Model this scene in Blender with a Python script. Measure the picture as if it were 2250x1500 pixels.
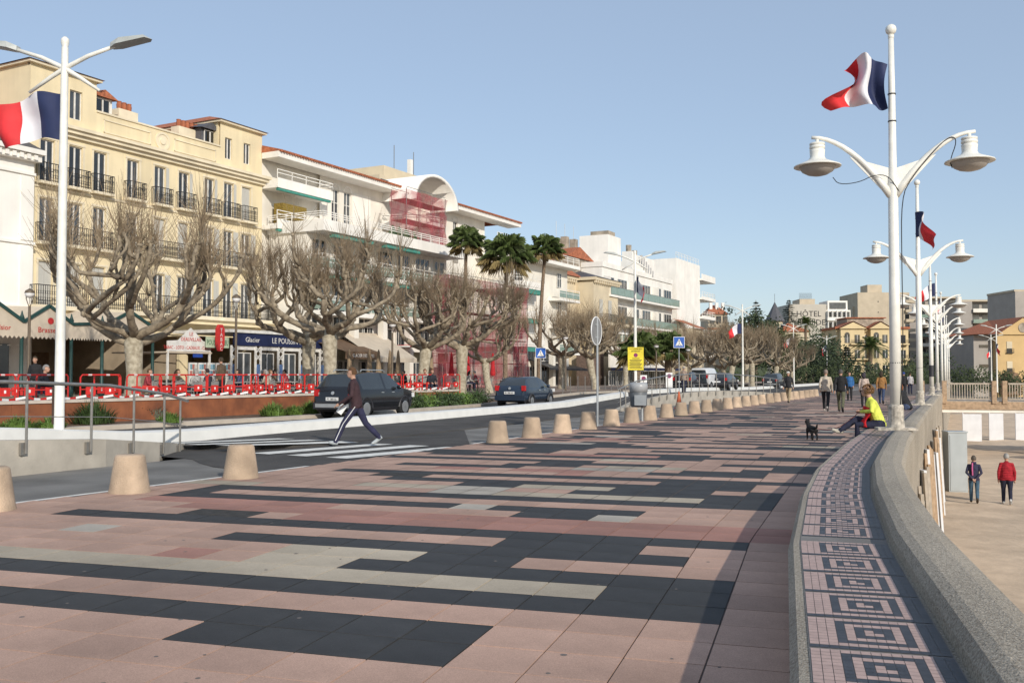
import bpy, bmesh, math, random
from mathutils import Vector, Matrix
R = math.radians
sc = bpy.context.scene
for o in list(bpy.data.objects): bpy.data.objects.remove(o)
# ---------------------------------------------------------------- camera
CAMH = 1.6
YAW = R(17.24); PIT = math.atan(72/2111.0); FPX = 2111.0
cd = bpy.data.cameras.new('camera'); cam = bpy.data.objects.new('camera', cd)
sc.collection.objects.link(cam)
cam.location = (0, 0, CAMH); cam.rotation_euler = (R(90)+PIT, 0, YAW)
cd.sensor_width = 36; cd.lens = 36*FPX/2250; cd.clip_end = 3000; cd.clip_start = .05
sc.camera = cam
# ---------------------------------------------------------------- sky, sun, exposure
SUN_EL, SUN_AZ = R(25), R(138)       # azimuth clockwise from +Y (towards the viewer's right and behind)
w = bpy.data.worlds.new('World'); sc.world = w; w.use_nodes = True
nt = w.node_tree; sky = nt.nodes.new('ShaderNodeTexSky'); sky.sky_type = 'NISHITA'
sky.sun_disc = False; sky.sun_elevation = SUN_EL; sky.sun_rotation = SUN_AZ
sky.air_density = 1.0; sky.dust_density = .7; sky.ozone_density = 1.5; sky.altitude = 0
hz = nt.nodes.new('ShaderNodeMix'); hz.data_type = 'RGBA'; hz.inputs[0].default_value = .64     # even veil of high haze over the whole sky
nt.links.new(sky.outputs[0], hz.inputs[6]); hz.inputs[7].default_value = (2.05, 2.5, 3.2, 1)
nt.links.new(hz.outputs[2], nt.nodes['Background'].inputs[0]); nt.nodes['Background'].inputs[1].default_value = .15
sd = bpy.data.lights.new('sun', 'SUN'); sd.energy = 2.85; sd.angle = R(.6); sd.color = (1, .93, .82)
so = bpy.data.objects.new('sun', sd); sc.collection.objects.link(so)
sdir = Vector((math.sin(SUN_AZ)*math.cos(SUN_EL), math.cos(SUN_AZ)*math.cos(SUN_EL), math.sin(SUN_EL)))
so.rotation_euler = sdir.to_track_quat('Z', 'Y').to_euler(); so.location = (20, -20, 30)
sc.view_settings.view_transform = 'Standard'; sc.view_settings.look = 'None'
sc.view_settings.exposure = .33; sc.view_settings.gamma = 1
# ---------------------------------------------------------------- helpers
C = sc.collection
def ray(px, py):
    x = (px-1125)/FPX; y = -(py-750)/FPX
    f = Vector((-math.sin(YAW)*math.cos(PIT), math.cos(YAW)*math.cos(PIT), math.sin(PIT)))
    r = Vector((math.cos(YAW), math.sin(YAW), 0)); u = r.cross(f)
    return f + x*r + y*u
def G(px, py, z=0.):                 # the ground point (at height z) seen at a photo pixel
    d = ray(px, py); t = (z-CAMH)/d.z
    return Vector((d.x*t, d.y*t, z))
def PD(px, depth, z=0.):             # the point at a given depth under a photo column
    r = (px-1125)/FPX*depth
    return Vector((r*math.cos(YAW)-depth*math.sin(YAW), r*math.sin(YAW)+depth*math.cos(YAW), z))
def lerp(tab, x):
    if x <= tab[0][0]: a, b = tab[0], tab[1]
    elif x >= tab[-1][0]: a, b = tab[-2], tab[-1]
    else:
        for a, b in zip(tab, tab[1:]):
            if a[0] <= x <= b[0]: break
    return a[1]+(b[1]-a[1])*(x-a[0])/(b[0]-a[0])
class MB:
    def __init__(s): s.v = []; s.f = []; s.m = []
    def add(s, vs, fs, m=0):
        o = len(s.v); s.v += [tuple(v) for v in vs]; s.f += [tuple(i+o for i in f) for f in fs]; s.m += [m]*len(fs); return s
    def box(s, x0, x1, y0, y1, z0, z1, m=0):
        return s.add([(x0,y0,z0),(x1,y0,z0),(x1,y1,z0),(x0,y1,z0),(x0,y0,z1),(x1,y0,z1),(x1,y1,z1),(x0,y1,z1)],
                     [(3,2,1,0),(4,5,6,7),(0,1,5,4),(1,2,6,5),(2,3,7,6),(3,0,4,7)], m)
    def beam(s, p, q, w, h, m=0, up=(0,0,1)):
        p = Vector(p); q = Vector(q); d = (q-p).normalized(); u = Vector(up)
        if abs(d.dot(u)) > .99: u = Vector((0,1,0))
        r = d.cross(u).normalized()*w/2; n = r.cross(d).normalized()*h/2
        return s.add([p-r-n,p+r-n,p+r+n,p-r+n,q-r-n,q+r-n,q+r+n,q-r+n],[(0,1,2,3),(7,6,5,4),(0,4,5,1),(1,5,6,2),(2,6,7,3),(3,7,4,0)], m)
    def tube(s, pts, rad, n=8, m=0, cap=True, sx=1.):
        pts = [Vector(p) for p in pts]
        if not hasattr(rad, '__len__'): rad = [rad]*len(pts)
        o = len(s.v); prev = None
        for i, p in enumerate(pts):
            d = (pts[min(i+1,len(pts)-1)]-pts[max(i-1,0)])
            if d.length < 1e-9: d = Vector((0,0,1))
            d.normalize()
            if prev is None:
                a = Vector((1,0,0)) if abs(d.x) < .9 else Vector((0,1,0))
            else: a = prev
            a = (a-d*a.dot(d)).normalized(); b = d.cross(a); prev = a
            for k in range(n):
                t = 2*math.pi*k/n
                s.v.append(tuple(p+(a*math.cos(t)*sx+b*math.sin(t))*rad[i]))
        fs = []
        for i in range(len(pts)-1):
            for k in range(n):
                a0 = o+i*n+k; a1 = o+i*n+(k+1)%n
                fs.append((a0, a1, a1+n, a0+n))
        if cap:
            fs.append(tuple(o+k for k in reversed(range(n)))); e = o+(len(pts)-1)*n
            fs.append(tuple(e+k for k in range(n)))
        s.f += fs; s.m += [m]*len(fs); return s
    def lathe(s, prof, n=16, c=(0,0,0), m=0):
        o = len(s.v)
        for r, z in prof:
            for k in range(n):
                t = 2*math.pi*k/n; s.v.append((c[0]+r*math.cos(t), c[1]+r*math.sin(t), c[2]+z))
        fs = [(o+i*n+k, o+i*n+(k+1)%n, o+(i+1)*n+(k+1)%n, o+(i+1)*n+k) for i in range(len(prof)-1) for k in range(n)]
        fs.append(tuple(o+k for k in reversed(range(n)))); e = o+(len(prof)-1)*n; fs.append(tuple(e+k for k in range(n)))
        s.f += fs; s.m += [m]*len(fs); return s
    def ball(s, c, r, n=8, m=0, sc=(1,1,1)):
        k = n//2; pr = [(max(1e-4, math.sin(math.pi*i/k)), -math.cos(math.pi*i/k)) for i in range(k+1)]
        o = len(s.v); s.lathe(pr, n, (0,0,0), m)
        for i in range(o, len(s.v)):
            v = s.v[i]; s.v[i] = (c[0]+v[0]*r*sc[0], c[1]+v[1]*r*sc[1], c[2]+v[2]*r*sc[2])
        return s
    def prism(s, poly, z0, z1, m=0):
        n = len(poly); vs = [(p[0],p[1],z0) for p in poly]+[(p[0],p[1],z1) for p in poly]
        return s.add(vs, [tuple(reversed(range(n))), tuple(range(n,2*n))]+[(i,(i+1)%n,n+(i+1)%n,n+i) for i in range(n)], m)
    def sheet(s, poly, z=None, m=0):
        return s.add([(p[0],p[1],p[2] if z is None else z) for p in poly], [tuple(range(len(poly)))], m)
    def xf(s, M, i0=0):
        for i in range(i0, len(s.v)): s.v[i] = tuple(M @ Vector(s.v[i]))
        return s
    def mesh(s, name, mats, smooth=False):
        me = bpy.data.meshes.new(name); me.from_pydata(s.v, [], s.f)
        for q in (mats if isinstance(mats, (list, tuple)) else [mats]): me.materials.append(q)
        if any(s.m): me.polygons.foreach_set('material_index', s.m)
        if smooth:
            me.polygons.foreach_set('use_smooth', [True]*len(s.f))
        me.update(); return me
    def build(s, name, mats, parent=None, smooth=False, loc=None, rz=0, sharp=0):
        me = s.mesh(name, mats, smooth)
        if sharp: me.set_sharp_from_angle(angle=R(sharp))
        return obj(name, me, parent, loc, rz)
def obj(name, me, parent=None, loc=None, rz=0):
    o = bpy.data.objects.new(name, me); C.objects.link(o); o.parent = parent
    if loc is not None: o.location = loc
    if rz: o.rotation_euler = (0,0,rz)
    return o
def tag(o, label, cat=None, group=None, kind=None):
    if label: o['label'] = label
    if cat: o['category'] = cat
    if group: o['group'] = group
    if kind: o['kind'] = kind
    return o
def empty(name, loc=(0,0,0), rz=0):
    o = bpy.data.objects.new(name, None); C.objects.link(o); o.location = loc; o.rotation_euler = (0,0,rz); o.empty_display_size = .2
    return o
def copy_tree(o, parent=None):
    c = o.copy(); C.objects.link(c); c.parent = parent
    for ch in list(o.children): copy_tree(ch, c)
    return c
MATS = {}
def mat(name, col, rough=.75, var=.12, scale=3., bump=0., bscale=40., metal=0., col2=None, spec=.4, obrand=0., trans=0., detail=4, speck=0., stain=0., streak=0.):
    if name in MATS: return MATS[name]
    m = bpy.data.materials.new(name); m.use_nodes = True; N = m.node_tree.nodes; L = m.node_tree.links
    b = N['Principled BSDF']; b.inputs['Roughness'].default_value = rough; b.inputs['Metallic'].default_value = metal
    b.inputs['Specular IOR Level'].default_value = spec
    tc = N.new('ShaderNodeTexCoord')
    ns = N.new('ShaderNodeTexNoise'); ns.inputs['Scale'].default_value = scale; ns.inputs['Detail'].default_value = detail
    L.new(tc.outputs['Object'], ns.inputs['Vector'])
    rp = N.new('ShaderNodeValToRGB'); c2 = col2 or tuple(c*(1-var) for c in col); c1 = col if col2 else tuple(min(1,c*(1+var)) for c in col)
    rp.color_ramp.elements[0].position = .35; rp.color_ramp.elements[1].position = .65
    rp.color_ramp.elements[0].color = (*c2, 1); rp.color_ramp.elements[1].color = (*c1, 1)
    L.new(ns.outputs['Fac'], rp.inputs[0]); out = rp.outputs[0]
    if obrand:
        oi = N.new('ShaderNodeObjectInfo'); mr = N.new('ShaderNodeMapRange')
        mr.inputs[3].default_value = 1-obrand; mr.inputs[4].default_value = 1+obrand
        L.new(oi.outputs['Random'], mr.inputs[0])
        mx = N.new('ShaderNodeMix'); mx.data_type = 'RGBA'; mx.blend_type = 'MULTIPLY'; mx.inputs[0].default_value = 1
        L.new(out, mx.inputs[6]); L.new(mr.outputs[0], mx.inputs[7]); out = mx.outputs[2]
    for amt, sca in ((speck, 170.), (stain, .45), (streak, 1.01)):
        if not amt: continue
        n3 = N.new('ShaderNodeTexNoise'); n3.inputs['Scale'].default_value = sca; n3.inputs['Detail'].default_value = 5 if sca < 1 else 2
        geo = N.new('ShaderNodeNewGeometry'); vm = N.new('ShaderNodeVectorMath'); vm.operation = 'MULTIPLY'; vm.inputs[1].default_value = (2.2,2.2,.16) if sca == 1.01 else (1,1,1); L.new(geo.outputs['Position'], vm.inputs[0]); L.new(vm.outputs[0], n3.inputs['Vector'])
        mr = N.new('ShaderNodeMapRange'); mr.inputs[1].default_value = .3; mr.inputs[2].default_value = .7; mr.inputs[3].default_value = 1-amt; mr.inputs[4].default_value = 1+amt*.6
        L.new(n3.outputs['Fac'], mr.inputs[0]); mx = N.new('ShaderNodeMix'); mx.data_type = 'RGBA'; mx.blend_type = 'MULTIPLY'; mx.inputs[0].default_value = 1
        L.new(out, mx.inputs[6]); L.new(mr.outputs[0], mx.inputs[7]); out = mx.outputs[2]
    L.new(out, b.inputs['Base Color'])
    if bump:
        n2 = N.new('ShaderNodeTexNoise'); n2.inputs['Scale'].default_value = bscale; n2.inputs['Detail'].default_value = 3
        L.new(tc.outputs['Object'], n2.inputs['Vector']); bp = N.new('ShaderNodeBump'); bp.inputs['Strength'].default_value = bump
        bp.inputs['Distance'].default_value = .02
        L.new(n2.outputs['Fac'], bp.inputs['Height']); L.new(bp.outputs[0], b.inputs['Normal'])
    if trans: b.inputs['Transmission Weight'].default_value = trans
    MATS[name] = m; return m
def text(name, body, size, parent, loc, rot, m, align='CENTER', ext=.004, squash=1.):
    cu = bpy.data.curves.new(name, 'FONT'); cu.body = body; cu.size = size; cu.align_x = align; cu.extrude = ext; cu.resolution_u = 2
    t = bpy.data.objects.new(name, cu); C.objects.link(t)
    dg = bpy.context.evaluated_depsgraph_get(); me = bpy.data.meshes.new_from_object(t.evaluated_get(dg))
    bpy.data.objects.remove(t); me.materials.clear(); me.materials.append(m)
    o = obj(name, me, parent, loc); o.rotation_euler = rot; o.scale = (squash,1,1); return o
rnd = random.Random(7)
def chaikin(p, n=2):
    p = [Vector(q) for q in p]
    for _ in range(n):
        o = [p[0]]
        for a, b in zip(p, p[1:]): o += [a*.75+b*.25, a*.25+b*.75]
        p = o+[p[-1]]
    return p
# ================================================================ materials
white_paint = mat('white paint', (.78,.76,.70), .45, .06, 2)
lamp_white = mat('lamp white enamel', (.78,.765,.70), .4, .06, 6, spec=.5, stain=.12, streak=.1)
black_metal = mat('black metal', (.03,.03,.035), .5)
dark_glass = mat('dark window glass', (.04,.045,.05), .08, .3, 1, spec=.8, obrand=.75)
asphalt_new = mat('new dark asphalt', (.08,.074,.068), .9, .18, 1.2, .35, 120, speck=.3, stain=.3)
asphalt_old = mat('worn grey asphalt', (.205,.195,.178), .9, .2, .8, .35, 120, speck=.25, stain=.35)
terrace_mat = mat('terrace paving', (.27,.21,.17), .85, .15, 1.5)
conc = mat('pale concrete', (.43,.39,.33), .85, .16, 1.5, .25, 30)
agg = mat('exposed aggregate concrete', (.57,.50,.40), .95, .3, 70, 1., 110, col2=(.29,.245,.19), stain=.25)
sand_m = mat('beach sand', (.62,.475,.335), .95, .12, 1.2, .9, 5, speck=.15, stain=.12)
joint_m = mat('dark paving joint', (.13,.105,.09), .95, .25, 4)
TM = {'P': mat('pink paving tile', (.50,.322,.243), .85, .10, 2.2, .15, 160, obrand=.10, speck=.22, stain=.22),
      'B': mat('black paving tile', (.042,.042,.042), .75, .18, 3, .15, 160, obrand=.10, speck=.25, stain=.2),
      'C': mat('cream paving tile', (.47,.395,.295), .85, .10, 2.2, .15, 160, obrand=.10, speck=.22, stain=.22),
      'R': mat('red paving tile', (.42,.215,.165), .85, .14, 1.5, .15, 160, obrand=.10, speck=.22, stain=.22),
      'W': mat('pale grey paving tile', (.46,.41,.34), .85, .1, 2.5, .15, 160, obrand=.06, speck=.22, stain=.22),
      'K': mat('asphalt patch', (.045,.042,.038), .9, .3, 8, .4, 90)}
TK = list('PBCRWK')
# ================================================================ levels and lines of the place
EDGE = [(-6,-12.1),(0,-11.1),(9.41,-9.47),(14.73,-8.37),(20.93,-7.4),(31.7,-5.95),(49.7,-3.45),(75,.2),(110,5.3),(170,14)]
WALL = [(-4,.06),(0,.0),(4,-.08),(7,-.15),(9.9,-.1),(12.6,.04),(17,.5),(21.6,1.08),(28,1.9),(35.5,2.9),(52.5,5.15),(73,7.9),(110,12.9),(170,21)]
MEDI = [(-6,-15.6),(14.4,-14.5),(22,-14.1),(30,-13.1),(40,-11.9),(58,-10.6),(75,-8.8),(110,-4),(170,4.6)]
KERB = [(-6,-24.6),(8,-22.4),(20.3,-20.0),(23.9,-19.05),(28.8,-17.6),(37.6,-16.1),(47.2,-15.4),(58,-14.2),(75,-11.9),(110,-7),(170,1.5)]
PLNT = [(-6,-27.2),(21.67,-21.85),(32.6,-19.72),(41.67,-17.96),(47,-16.9)]
ZR = [(-6,.5),(11,.5),(14.4,.34),(18,.06),(20,.0),(46,.0),(60,.33),(75,.30),(100,.05),(170,.0)]
edge = lambda y: lerp(EDGE, y); wallx = lambda y: lerp(WALL, y); med = lambda y: lerp(MEDI, y); kerbx = lambda y: lerp(KERB, y); plnt = lambda y: lerp(PLNT, y); zr = lambda y: lerp(ZR, y)
TZ = .5       # terrace level
# ---- ground sheet reaching the horizon, and the sea-side sand
m = MB(); m.sheet([(-900,-300),(900,-300),(900,1600),(-900,1600)], -4.2)
tag(m.build('ground', mat('far ground', (.2,.18,.14), .9)), None, kind='structure')
def strip(fl, fr, ys, fz, mb=None, mi=0):
    mb = mb or MB(); o = len(mb.v)
    for y in ys: mb.v += [(fl(y), y, fz(y)), (fr(y), y, fz(y))]
    for i in range(len(ys)-1): mb.f.append((o+2*i, o+2*i+1, o+2*i+3, o+2*i+2)); mb.m.append(mi)
    return mb
def frange(a, b, st):
    n = max(1, int(round((b-a)/st))); return [a+(b-a)*i/n for i in range(n+1)]
YS = frange(-6, 170, 2)
# beach
m = MB(); g = random.Random(3)
nx, ny = 60, 90
for j in range(ny+1):
    for i in range(nx+1):
        y = -6+176*(j/ny)**1.3; x = wallx(y)+.9+ (i/nx)**1.6*120
        m.v.append((x, y, -3.0+(g.random()-.5)*.05+.04*math.sin(x*1.3+y*.8)-max(0,(x-30))*.012))
for j in range(ny):
    for i in range(nx):
        a = j*(nx+1)+i; m.f.append((a, a+1, a+nx+2, a+nx+1)); m.m.append(0)
tag(m.build('beach', sand_m, smooth=True), None, kind='structure')
# roads
MR = [(-6,-14.2),(3,-13.3),(8,-12.9),(12.14,-12.3),(14.2,-12.05),(16,-12.4),(17.9,-13.2),(18.3,-12.0),(18.9,-10.75),(20,-10.55),(41,-7.75),(41.5,-8.2),(45,-8.0),(50,-7.3),(55,-6.4),(60,-5.1),(66.5,-3.7),(73,-2.3),(80,-2.1),(110,2.2),(170,11)]
m = strip(lambda y: kerbx(y)-.3, lambda y: lerp(MR, y), frange(-6,80,.5)+frange(82,170,4), zr)
ys_ = frange(-6,80,.5)+frange(82,170,4); o_ = len(m.v)
for y in ys_: m.v += [(lerp(MR,y),y,zr(y)),(lerp(MR,y)+.02,y,-.3)]
for i in range(len(ys_)-1): m.f.append((o_+2*i,o_+2*i+1,o_+2*i+3,o_+2*i+2)); m.m.append(0)
tag(m.build('main_road', asphalt_new), None, kind='structure')
m = strip(lambda y: edge(y)-3.4, lambda y: edge(y)-.05, frange(-6, 170, 2), lambda y: -.03)
tag(m.build('side_lane', asphalt_old), None, kind='structure')
# the dark raised crossing that spans the side lane
m = MB(); ys = frange(14.0, 27.4, .6)
for y in ys:
    k = min(1, max(0, (y-14.0)/3.2)); k2 = 1-min(1, max(0, (y-20.8)/6.4))
    xr = edge(y)-.04; xl = edge(y)-3.4
    if y > 20.8: xr = xl+(xr-xl)*k2
    if y < 16: xl = edge(y)-3.3*((y-14)/2.)**.6 if y > 14 else xr-.02
    xl = min(xl, -13.2) if 16.2 < y < 20 else xl; m.v += [(min(xl,xr-.01), y, -.022), (xr, y, -.022)]
for i in range(len(ys)-1): m.f.append((2*i,2*i+1,2*i+3,2*i+2)); m.m.append(0)
tag(m.build('crossing_ramp', asphalt_new), None, kind='structure')
paint = mat('road marking paint', (.72,.70,.64), .7, .12, 5)
# zebra
m = MB()
for i in range(7):
    x0 = -13.9+i*.98
    y0 = 17.9-.22*i; z = lambda y: max(zr(y), -.022)+.006
    a = [(x0, y0), (x0+.5, y0-.1), (x0+1.75, y0+3.2), (x0+1.25, y0+3.25)]
    q = []
    for (x, y) in a: q.append((x, y, (zr(y) if x < edge(y)-3.05 else -.022)+.012))
    m.add(q, [(0,1,2,3)])
tag(m.build('zebra_crossing', paint), None, kind='structure')
m = MB()
for y0, y1 in ((-5,15.0),(20.9,160)):
    strip(lambda y: edge(y)-.10, lambda y: edge(y)+.0, frange(y0,y1,1.5), lambda y: .004, m)
tag(m.build('white_edge_line', paint), None, kind='structure')
m = MB()
for k in range(9): y = 44+k*4.2; xx = (med(y)*.45+kerbx(y)*.55); m.add([(xx-.06,y,zr(y)+.008),(xx+.06,y,zr(y)+.008),(xx+.32,y+1.6,zr(y+1.6)+.008),(xx+.2,y+1.6,zr(y+1.6)+.008)],[(0,1,2,3)])
for k in range(3): y = 49.5; x = -13.6+k*1.05; m.add([(x,y,zr(y)+.008),(x+.62,y,zr(y)+.008),(x+.68,y+.45,zr(y+.45)+.008),(x+.06,y+.45,zr(y+.45)+.008)],[(0,1,2,3)])
tag(m.build('lane_markings', paint), None, kind='structure')
# white median kerb
m = MB(); ys = frange(-6, 56, 1)+frange(61, 150, 3)
def median(ys):
    o = len(m.v)
    for y in ys:
        x = med(y); z = zr(y)
        m.v += [(x+.16,y,z-.1),(x+.12,y,z+.24),(x+.02,y,z+.27),(x-.42,y,z+.27),(x-.5,y,z+.22),(x-.54,y,z-.1)]
    for i in range(len(ys)-1):
        for k in range(5): a = o+i*6+k; m.f.append((a, a+1, a+7, a+6)); m.m.append(0)
    m.f += [tuple(o+k for k in range(6)), tuple(o+(len(ys)-1)*6+5-k for k in range(6))]; m.m += [0,0]
median(frange(-6, 57.5, .75)); median(frange(62, 150, 3))
tag(m.build('median_kerb', mat('white kerb paint', (.74,.73,.69), .6, .05, 2)), 'long white painted median kerb between the two roadways', 'kerb')
# ================================================================ promenade paving
m = strip(edge, lambda y: wallx(y)+.1, YS, lambda y: .0)
prom = m.build('promenade', joint_m); tag(prom, None, kind='structure')
RW = {0:[('B',-3.75,-1.93)],1:[('B',-20,-1.93)],3:[('B',-20,-.565)],4:[('C',-20,-1.475),('B',-1.475,-.565)],
 5:[('R',-5.57,-5.115),('C',-4.66,-3.75),('B',-3.75,-.565)],6:[('C',-4.66,-3.29),('B',-3.29,-2.385)],7:[('W',-7.39,-6.93),('B',-5.57,-1.02)],
 8:[('B',-2.84,-1.475)],9:[('B',-8.3,-.565)],10:[('K',-7.1,-5.9),('R',-5.7,5)],11:[('R',-7.4,5)],12:[('R',-8.2,-5.5),('B',-3.45,-2.26),('W',-2.26,-1.8)],
 13:[('B',-8.45,-4.2),('W',-4.2,-3.6),('B',-3.6,-1.8)],14:[('B',-8.45,-7.9)],15:[('B',-8.45,-.4)],16:[('C',-9,-8),('W',-5.1,-4.2),('C',-4.2,-1.25),('B',-1.25,-.4)],
 17:[('C',-6.5,-5.1),('W',-5.1,-4.2),('B',-3.4,-.4)],18:[('B',-5.2,-4.1),('C',-4.1,-2.9),('B',-2.9,-1.7),('B',-1.05,-.5)],19:[('B',-6.6,-2.9),('B',-2.9,-.9)],20:[('B',-2.4,-.9),('K',-6.9,-6.0)],
 21:[('B',-8,-.2)],22:[('R',-4.4,-3.6)],23:[('B',-2.9,-.9),('R',-4.9,-3.9),('R',-6.5,-5.6)],24:[('B',-7.5,-5.2),('W',-4,-3),('B',-2.4,-1.1)],25:[('B',-5.6,-4.2),('C',-3.9,-2.2),('B',-1.4,.1)],26:[('B',-4.9,-3.0),('B',-.9,.3)]}
g = random.Random(21)
for k in range(27, 175):
    L = []
    if k % 2 == 1 or g.random() < .25:
        x = -9+g.random()*3
        while x < 1:
            ln = g.choice([1.4,2.3,3.2,4.5,5.5]); L.append(('B', x, x+ln)); x += ln+g.choice([.9,1.4,2.3,3.2])
    else:
        if g.random() < .75: x = -8+g.random()*7; L.append(('B', x, x+g.choice([.9,1.4,1.8])))
    if g.random() < .35: x = -8+g.random()*7; L.append((g.choice('CCWR'), x, x+g.choice([.9,1.4,2.3])))
    RW[k] = L
def tcol(k, x):
    c = 'P'
    for (q, a, b) in RW.get(k, []):
        if a < x < b: c = q
    return c
def shear(y): return 0 if y < 9.5 else (.055*(y-9.5) if y < 20 else .5775+.135*(y-20))
tiles = []
for k in range(-4, 160):
    y0 = 4.95+.4465*k; y1 = y0+.4465
    xl = edge((y0+y1)/2)+.03; xr = wallx((y0+y1)/2)
    c = -3
    while True:
        a = -.565-.455*c; b = a-.455; c += 1
        s0, s1 = shear(y0), shear(y1)
        if b+s0 < xl-.4: break
        if b+s0 > xr: continue
        q = [max(xl, b+s0), min(xr, a+s0), min(xr, a+s1), max(xl, b+s1)]
        if q[1]-q[0] < .03 or q[2]-q[3] < .03: continue
        kind = tcol(k, (a+b)/2)
        g_ = .0055
        tiles.append((k, kind, [(q[0]+g_, y0+g_), (q[1]-g_, y0+g_), (q[2]-g_, y1-g_), (q[3]+g_, y1-g_)]))
def inview(q):
    x = sum(p[0] for p in q)/4; y = sum(p[1] for p in q)/4
    dx = x*math.cos(YAW)+y*math.sin(YAW); dd = -x*math.sin(YAW)+y*math.cos(YAW)
    return dd > 2.5 and abs(dx/dd) < .57 and dd*.32 > .75, dd
near = sorted([(inview(t[2])[1], i) for i, t in enumerate(tiles) if inview(t[2])[0]])[:300]
nearset = {i for _, i in near}; share = {}
far = MB()
for i, (k, kind, q) in enumerate(tiles):
    if i in nearset:
        cx, cy = q[0][0], q[0][1]; key = (kind,)+tuple(round(p[j]-(cx,cy)[j], 3) for p in q for j in (0,1))
        if key not in share:
            mm = MB(); mm.prism([(p[0]-cx, p[1]-cy) for p in q], .0, .008); share[key] = mm.mesh('tile', TM[kind])
        o = obj('tile', share[key], prom, (cx, cy, .001+rnd.uniform(-.0008,.0008)))
        o.rotation_euler = (rnd.uniform(-.001,.001), rnd.uniform(-.001,.001), 0)
    else: far.sheet(q, .0075, TK.index(kind))
tag(far.build('tile_field', [TM[k] for k in TK], prom), None, kind='stuff')
# chewing gum / chalk marks
m = MB()
for i in range(45):
    x, y = rnd.uniform(-6,-.3), rnd.uniform(4,11)
    m.lathe([(rnd.uniform(.008,.022),0),(.01,.002)], 7, (x,y,.0092))
tag(m.build('gum_spot', mat('old gum', (.15,.13,.115), .9), prom), None, kind='stuff')
# ================================================================ curved bench wall
wall = empty('bench_wall', (0,0,0)); tag(wall, 'long curved tiled bench and concrete parapet along the beach side of the promenade', 'bench wall')
ys = frange(-4, 24, .5)+frange(25, 120, 2.5)
def sweep(prof, ys, name, mt, parent=wall, smooth=False):
    mm = MB(); n = len(prof)
    for y in ys:
        t = math.atan((wallx(y+.5)-wallx(y-.5)))
        for (dx, z) in prof: mm.v.append((wallx(y)+dx*math.cos(t), y-dx*math.sin(t), z))
    for i in range(len(ys)-1):
        for k in range(n-1): a = i*n+k; mm.f.append((a, a+n, a+n+1, a+1)); mm.m.append(0)
    return mm.build(name, mt, parent, smooth)
sweep([(.06,-.02),(.0,.05),(-.01,.38),(.025,.425),(.07,.43),(.7,.43),(.7,.2)], ys, 'seat', agg)
sweep([(.655,.3),(.67,.49),(.70,.545),(.76,.565),(.9,.56),(1.0,.53),(1.04,.46),(1.05,.1),(1.02,-.35),(.99,-3.3)], ys, 'parapet', agg)
# mosaic of the seat
mz = [mat('mosaic pink', (.48,.335,.285), .6, .1, 20), mat('mosaic black', (.04,.042,.05), .5, .25, 15), mat('mosaic grout', (.2,.185,.17), .9)]
mm = MB(); W_, H_ = 14, 11
def mcol(i, j):
    if i >= W_-2: return 1
    i2, w2 = i, W_-2
    d = min(i2, w2-1-i2, j, H_-1-j)
    if j == 0: return 1
    j2 = j-1; h2 = H_-1
    if i2 < 2: return 0
    d = min((i2-2), w2-1-i2, j2, h2-1-j2)
    if d == 0 and i2 == w2-1: return 0
    c = d % 2
    if i2 == 2+d+1 and d % 2 == 0 and j2 == d+1: c = 1-c
    return 0 if c == 0 else 1
y = 1.6; pan = 0
while y < 44:
    if abs(y-7.0) < .25: y = 7.3
    for j in range(H_):
        for i in range(W_):
            ya, yb = y+.53*j/H_, y+.53*(j+1)/H_
            def P(dx, yy):
                t = math.atan((wallx(yy+.5)-wallx(yy-.5))); return (wallx(yy)+dx*math.cos(t), yy-dx*math.sin(t), .4365)
            xa, xb = .075+.565*i/W_, .075+.565*(i+1)/W_; e = .0014
            mm.add([P(xa+e,ya+e),P(xb-e,ya+e),P(xb-e,yb-e),P(xa+e,yb-e)], [(0,1,2,3)], mcol(i,j))
    y += .55; pan += 1
mo = mm.build('mosaic', mz[:2], wall); mo['kind'] = 'stuff'
sweep([(.07,.4335),(.645,.4335)], frange(1.5,46,.5), 'grout_bed', mz[2])
sweep([(.07,.4325),(.645,.4325)], frange(46,110,2.5), 'far_mosaic', mat('far mosaic', (.3,.24,.22), .7, .3, 12))
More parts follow.
